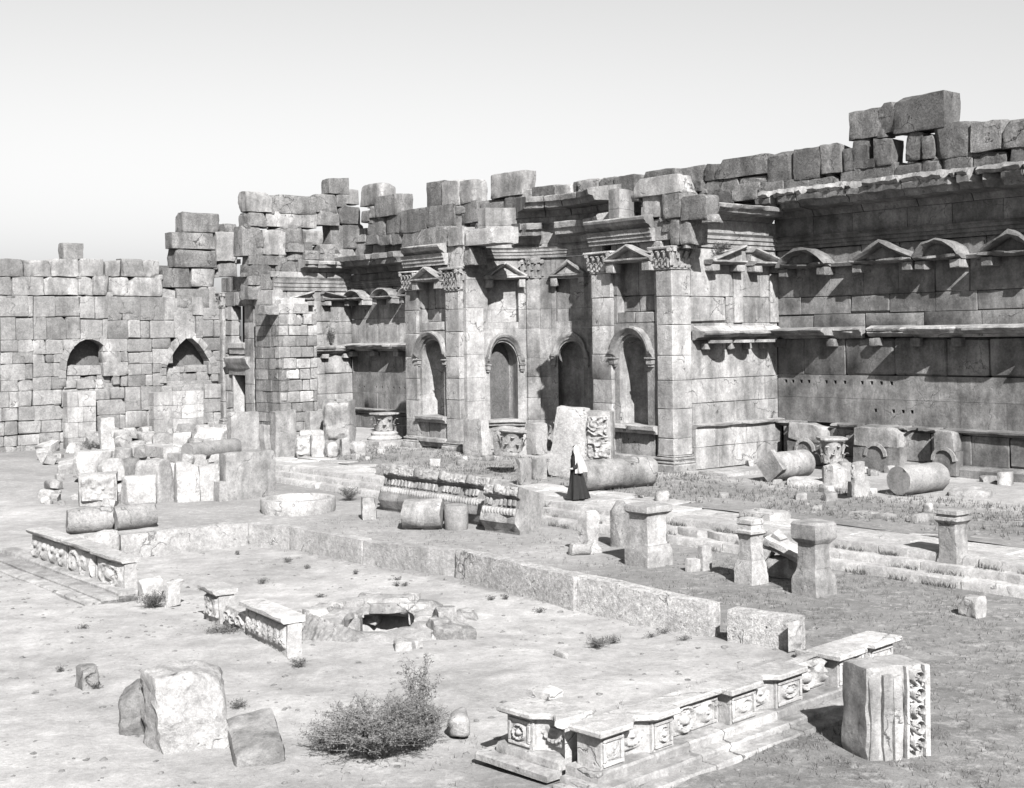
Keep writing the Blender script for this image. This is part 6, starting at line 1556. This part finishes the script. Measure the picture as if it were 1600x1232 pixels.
# round well ring
x0, x1 = 409, 525; gg = G(466, 806, 0); r = (x1 - x0) / 2 * (gg.y + 1.4) / F_PX
mb = MB(); n = 56
prof = [(r * .97, -.1), (r, .08), (r, .44), (r * .985, .50), (r * .86, .51), (r * .84, .48), (r * .84, -.1)]
lathe(mb, prof, n, wob=.03, seed=4); mb.f = mb.f[:-2]
solo('well_ring', 'round pale well ring beside the big stained slab', 'well', mb, M['chalk'], (gg.x * (gg.y + r) / gg.y, gg.y + r, 0), 0, smooth=50)
# ------------------------------------------------------------------ the walking person
PX = G(901, 782, ZF); PT = thing('person', 'person in a long black robe and white shawl walking on the portico edge', 'person', PX, math.radians(-72))
def skin(name, verts, edges, mat, parent, sub=2):
    me = bpy.data.meshes.new(name); me.from_pydata([v[0] for v in verts], edges, [])
    o = bpy.data.objects.new(name, me); COL.objects.link(o)
    sk = o.modifiers.new('s', 'SKIN'); sb = o.modifiers.new('d', 'SUBSURF'); sb.levels = sub; sb.render_levels = sub
    for i, v in enumerate(verts):
        s = me.skin_vertices[0].data[i]; s.radius = (v[1], v[2] if len(v) > 2 else v[1]); s.use_root = (i == 0)
    dg = bpy.context.evaluated_depsgraph_get(); dg.update()
    me2 = bpy.data.meshes.new_from_object(o.evaluated_get(dg)); bpy.data.objects.remove(o)
    me2.materials.clear(); me2.materials.append(mat); me2.polygons.foreach_set('use_smooth', [True] * len(me2.polygons))
    o = bpy.data.objects.new(name, me2); COL.objects.link(o); o.parent = parent; return o
V3 = Vector
bv = [((0, 0, .88), .13, .10), ((0, 0, 1.05), .12, .09), ((0, .01, 1.25), .14, .09), ((0, 0, 1.36), .06), ((0, -.02, 1.46), .055), ((0, -.03, 1.53), .085, .095), ((0, -.02, 1.60), .07, .08),
      ((.16, 0, 1.31), .05), ((.22, -.03, 1.07), .042), ((.17, -.20, .98), .035), ((.14, -.27, .99), .03),
      ((-.16, 0, 1.31), .05), ((-.22, .04, 1.06), .042), ((-.23, -.04, .84), .035), ((-.23, -.07, .76), .03),
      ((.09, 0, .80), .085), ((.10, -.10, .46), .06), ((.10, -.06, .08), .04), ((.10, -.16, .035), .03),
      ((-.09, 0, .80), .085), ((-.10, .06, .46), .06), ((-.10, .20, .10), .04), ((-.10, .12, .035), .03)]
be = [(0, 1), (1, 2), (2, 3), (3, 4), (4, 5), (5, 6), (2, 7), (7, 8), (8, 9), (9, 10), (2, 11), (11, 12), (12, 13), (13, 14), (0, 15), (15, 16), (16, 17), (17, 18), (0, 19), (19, 20), (20, 21), (21, 22)]
skin('body', bv, be, M['skin'], PT)
def cloth(name, rows, mat, n=36, fold=.12, fr=7, seed=0, arc=(0, 2 * math.pi)):
    vs = []; fs = []; full = abs(arc[1] - arc[0]) > 6.2
    m = n if full else n + 1
    for ri, (cx, cy, z, rx, ry, fo) in enumerate(rows):
        for i in range(m):
            a = arc[0] + (arc[1] - arc[0]) * i / n
            k = 1 + fo * fold * (math.sin(fr * a + seed + .6 * ri) + .5 * math.sin(2.3 * fr * a + ri * .3))
            vs.append((cx + rx * k * math.cos(a), cy + ry * k * math.sin(a), z + .012 * fo * math.sin(3 * a)))
    for r in range(len(rows) - 1):
        for i in range(n):
            j = (i + 1) % m if full else i + 1
            fs.append((r * m + i, r * m + j, (r + 1) * m + j, (r + 1) * m + i))
    mb = MB(); mb.add(vs, fs); o = mb.build(name, mat, None, smooth=70); o.parent = PT; return o
cloth('robe', [(0, .06, .06, .25, .33, 1.3), (0, .05, .30, .23, .29, 1.3), (0, .03, .6, .21, .22, 1), (0, 0, .9, .19, .16, .6), (0, 0, 1.1, .19, .15, .2), (0, 0, 1.3, .21, .14, .1), (0, 0, 1.38, .09, .08, 0)], M['black'])
cloth('shawl', [(0, .06, .86, .30, .26, 1.4), (0, .05, 1.0, .31, .25, 1), (0, .03, 1.2, .30, .21, .6), (0, .01, 1.34, .25, .17, .3), (0, .0, 1.41, .15, .13, .1), (0, -.02, 1.48, .125, .135, 0), (0, -.02, 1.57, .125, .135, 0), (0, -.02, 1.64, .09, .10, 0), (0, -.02, 1.675, .04, .045, 0), (0, -.02, 1.685, .001, .001, 0)], M['white'], seed=2, arc=(-.75, 3.9))
sl = skin('sleeve', [((.15, 0, 1.31), .07), ((.225, -.03, 1.07), .075), ((.18, -.18, .99), .07)], [(0, 1), (1, 2)], M['black'], PT); skin('sleeve', [((-.15, 0, 1.31), .07), ((-.225, .04, 1.06), .07), ((-.235, -.03, .86), .065)], [(0, 1), (1, 2)], M['black'], PT)

PT.scale = (1.16, 1.16, 1.16)
# ------------------------------------------------------------------ plants
def leaves_mesh(mb, stems, rnd, size, per):
    for pts in stems:
        for k in range(per):
            t = rnd.random() ** .7 * (len(pts) - 1); i = min(len(pts) - 2, int(t)); p = pts[i].lerp(pts[i + 1], t - i)
            d = V3((rnd.gauss(0, 1), rnd.gauss(0, 1), rnd.gauss(.2, .8))).normalized(); e = d.cross(V3((rnd.gauss(0, 1), rnd.gauss(0, 1), rnd.gauss(0, 1)))).normalized()
            s = size * rnd.uniform(.6, 1.4); p = p + d * size * rnd.uniform(0, 1.2)
            mb.add([p, p + d * s + e * s * .35, p + d * s * 2, p + d * s - e * s * .35], [(0, 1, 2, 3)])
def plant(label, loc, r, h, n, per, size, seed, mat='bush', name='shrub', droop=.3, lean=(0, 0), bare=0.0):
    rnd = random.Random(seed); T = thing(name, label, 'plant', loc, 0); stems = []; mb = MB()
    for s in range(n):
        a = rnd.uniform(0, 6.283); o = rnd.uniform(.15, 1) ** .7; hh = h * rnd.uniform(.55, 1.0) * (1 - .35 * o * o)
        pts = [V3((math.cos(a) * r * .12 * o, math.sin(a) * r * .12 * o, -.03))]
        for k in range(1, 6):
            t = k / 5; R = r * o * t ** 1.2
            pts.append(V3((math.cos(a) * R + lean[0] * t + rnd.gauss(0, .09 * r), math.sin(a) * R + lean[1] * t + rnd.gauss(0, .09 * r), hh * (t - droop * t * t * o) / (1 - droop * o * .6))))
        stems.append(pts)
        wd = .0022 + .0016 * h
        for p, q in zip(pts, pts[1:]):
            sd = (q - p).cross(V3((.3, -1, .2))).normalized() * wd; up = sd.cross(q - p).normalized() * wd
            mb.add([p + sd, p - sd * .5 + up, p - sd * .5 - up, q + sd * .8, q - sd * .4 + up * .8, q - sd * .4 - up * .8], [(0, 1, 4, 3), (1, 2, 5, 4), (2, 0, 3, 5)])
    mb.build('stems', M['twig'], T, smooth=0); mb = MB(); leaves_mesh(mb, [p[int(bare * 5):] for p in stems], rnd, size, per); mb.build('foliage', M[mat], T, smooth=0); return T
b0 = G(588, 1178, 0)
plant('big dusty bush in the foreground, bottom centre', b0, 1.10, 1.02, 300, 60, .019, 1)
plant('left-hand low shoot of bush beside the big foreground bush', G(522, 1172, 0), .55, .55, 90, 44, .019, 2)
plant('right-hand bushy clump merging with the big foreground bush', G(650, 1166, 0), .62, .92, 170, 50, .019, 3)
plant('tall thin sprig of loose leaves above the big bush', G(655, 1126, 0), .42, 1.28, 40, 24, .026, 4, droop=.1, bare=.4)
for i, (px, z, r, h, n, per, lab) in enumerate((
    ((238, 948), 0, .42, .42, 70, 30, 'dark round bush on the basin floor by the low pale lump'),
    ((546, 782), 0, .55, .72, 70, 34, 'dark shrub between the well ring and the longest fallen cornice'),
    ((350, 990), 0, .55, .22, 80, 18, 'low dry tuft at the foot of the two-piece balustrade'),
    ((932, 1010), 0, .35, .24, 50, 14, 'small dark tuft of weed on the basin floor below the pecked wall'),
    ((958, 1004), 0, .22, .16, 30, 10, 'second smaller tuft of weed beside the small dark one'),
    ((466, 1040), 0, .25, .18, 30, 10, 'thin weed near the end of the two-piece balustrade'),
    ((372, 1106), 0, .2, .16, 30, 10, 'little weed right of the huge white boulder'),
    ((450, 878), 0, .2, .14, 24, 10, 'little weed at the canted corner of the basin wall'),
    ((410, 910), 0, .22, .10, 24, 8, 'low weed on the basin floor under the canted corner'),
    ((140, 702), ZF, .8, .62, 60, 30, 'dark scrub at the foot of the first smooth buttress'),
    ((1000, 778), ZF, .3, .2, 30, 10, 'dry tuft on the paving below the thick fallen shaft'))):
    plant(lab, G(*px, z), r, h, n, per, .022, 20 + i, mat='weed' if i in (0, 1, 9) else 'dry')
rw = random.Random(77); TUFT = 'small weed tufts on the basin floor'
for k in range(26):
    bx, by = rw.uniform(-1, 19), rw.choice((rw.uniform(-12, -.6), rw.uniform(-1.2, -.3))); qq = BAS.at(bx, by)
    if qq.y < 18 or abs(qq.x - PIT.x) < 1.6 and abs(qq.y - PIT.y) < 2.4 or (bx > 13 and by < -5): continue
    t_ = plant('small dark weed tuft on the pale basin floor', (qq.x, qq.y, ground_h(qq.x, qq.y)), rw.uniform(.10, .22), rw.uniform(.07, .16), 16, 8, .02, 400 + k, mat='weed', name='weed_tuft'); t_['group'] = TUFT
def wall_plant(label, fr, px, py, out, r, h, n, per, seed, mat='weed'):
    x, z = fr.hit(px, py, -out); p = fr.at(x, -out); plant(label, (p.x, p.y, z), r, h, n, per, .035, seed, mat=mat, name='wall_plant', droop=.5)
wall_plant('dark plant rooted on the string cornice of the left recess', SL, 518, 536, .3, .38, 1.25, 40, 26, 50)
wall_plant('feathery plant on the left pediment of the half-round recess', FF, 790, 416, -4.0, .5, .55, 40, 22, 51)
wall_plant('dark plant hanging in the broken cornice of the half-round recess', FF, 884, 366, -4.6, .75, .75, 60, 24, 52)
wall_plant('little plant beside the pier capital, on the broken pediment of the bright side wall', SR, 1128, 392, .45, .55, .45, 40, 22, 53)
wall_plant('plant in the corner of the cornice above the bright side wall', SR, 1212, 326, .8, .5, .5, 30, 20, 54)

# ------------------------------------------------------------------ what nobody could count
def blades(name, label, n, pick, size, mat, seed):
    rnd = random.Random(seed); mb = MB(); tries = 0
    while len(mb.f) < n and tries < n * 12:
        tries += 1; q = pick(rnd)
        if q is None: continue
        x, y, z, s = q
        for k in range(4):
            a = rnd.uniform(0, 6.283); d = V3((math.cos(a), math.sin(a), 0)); hh = size * s * rnd.uniform(.5, 1.3)
            p = V3((x + rnd.gauss(0, .05), y + rnd.gauss(0, .05), z)); e = V3((-d.y, d.x, 0)) * hh * .09
            mb.add([p - e, p + e, p + d * hh * .55 + V3((0, 0, hh))], [(0, 1, 2)])
    o = mb.build(name, mat, None, smooth=0); o['kind'] = 'stuff'; o['label'] = label; return o
def pick_court(r):
    bx = r.uniform(-3, 34); by = r.uniform(-16, 8.6); q = BAS.at(bx, by)
    if q.y < 14: return None
    t = turf_at(q.x, q.y); k = .5 + .5 * noise.noise(V3((q.x * .55, q.y * .55, 2)))
    if r.random() > (t - .1) * (k ** 2.2) * 2.0: return None
    return q.x, q.y, ground_h(q.x, q.y) - .01, 1
blades('dry_grass', 'thin dry grass on the court ground at the right', 26000, pick_court, .085, M['dry'], 1)
def pick_port(r):
    x = r.uniform(-26, 22); y = r.uniform(3.4, 10.2); q = ST.at(x, y); k = .5 + .5 * noise.noise(V3((q.x * .5, q.y * .5, 7)))
    if r.random() > k ** 2 * 1.7: return None
    return q.x, q.y, floor_h(q.x, q.y) - .01, 1.3
blades('portico_grass', 'patchy dry grass on the portico floor', 16000, pick_port, .11, M['dry'], 2)
def pick_step(r):
    x = r.uniform(-2, 20); k = r.choice((0, 1, 2)); q = ST.at(x, -.42 * k - .03 - .08 * r.random())
    if noise.noise(V3((x * .9, k * 3, 1))) < .05: return None
    return q.x, q.y, ZF - .22 * (k + 1) - .01, 1
blades('step_grass', 'dry grass growing along the step risers', 3200, pick_step, .13, M['dry'], 3)
def pebbles(name, label, n, pick, mat, seed, smin, smax):
    rnd = random.Random(seed); mb = MB(); c = 0; tries = 0
    while c < n and tries < n * 15:
        tries += 1; q = pick(rnd)
        if q is None: continue
        c += 1; x, y, z = q; s = smin * (smax / smin) ** (rnd.random() ** 2.6); vs = []
        for a, b, e in ((1, 0, 0), (-1, 0, 0), (0, 1, 0), (0, -1, 0), (0, 0, .8), (.6, .6, .4), (-.6, .6, .4), (-.6, -.6, .4), (.6, -.6, .4)):
            vs.append((x + s * (a + rnd.gauss(0, .2)), y + s * (b + rnd.gauss(0, .2)), z + s * (e + rnd.gauss(0, .12)) * .8))
        mb.add(vs, [(4, 5, 6), (4, 6, 7), (4, 7, 8), (4, 8, 5), (0, 2, 5), (2, 6, 5), (2, 1, 6), (1, 7, 6), (1, 3, 7), (3, 8, 7), (3, 0, 8), (0, 5, 8)])
    o = mb.build(name, mat, None, smooth=0); o['kind'] = 'stuff'; o['label'] = label
def peb_basin(r):
    bx = r.uniform(-4, 24); by = r.uniform(-17, 7); q = BAS.at(bx, by)
    if q.y < 14 or abs(q.x - PIT.x) < .7 and abs(q.y - PIT.y) < 1: return None
    return (q.x, q.y, ground_h(q.x, q.y) - .01) if noise.noise(V3((q.x * .4, q.y * .4, 9))) > -.25 + .5 * r.random() - .2 else None
pebbles('gravel', 'loose gravel on the basin floor and court ground', 7500, peb_basin, M['masonry'], 5, .012, .075)
def peb_port(r):
    x = r.uniform(-40, 20); y = r.uniform(3.2, 10.2); q = ST.at(x, y); return q.x, q.y, floor_h(q.x, q.y) - .01
pebbles('portico_gravel', 'loose stones on the portico floor', 1600, peb_port, M['masonry'], 6, .03, .13)
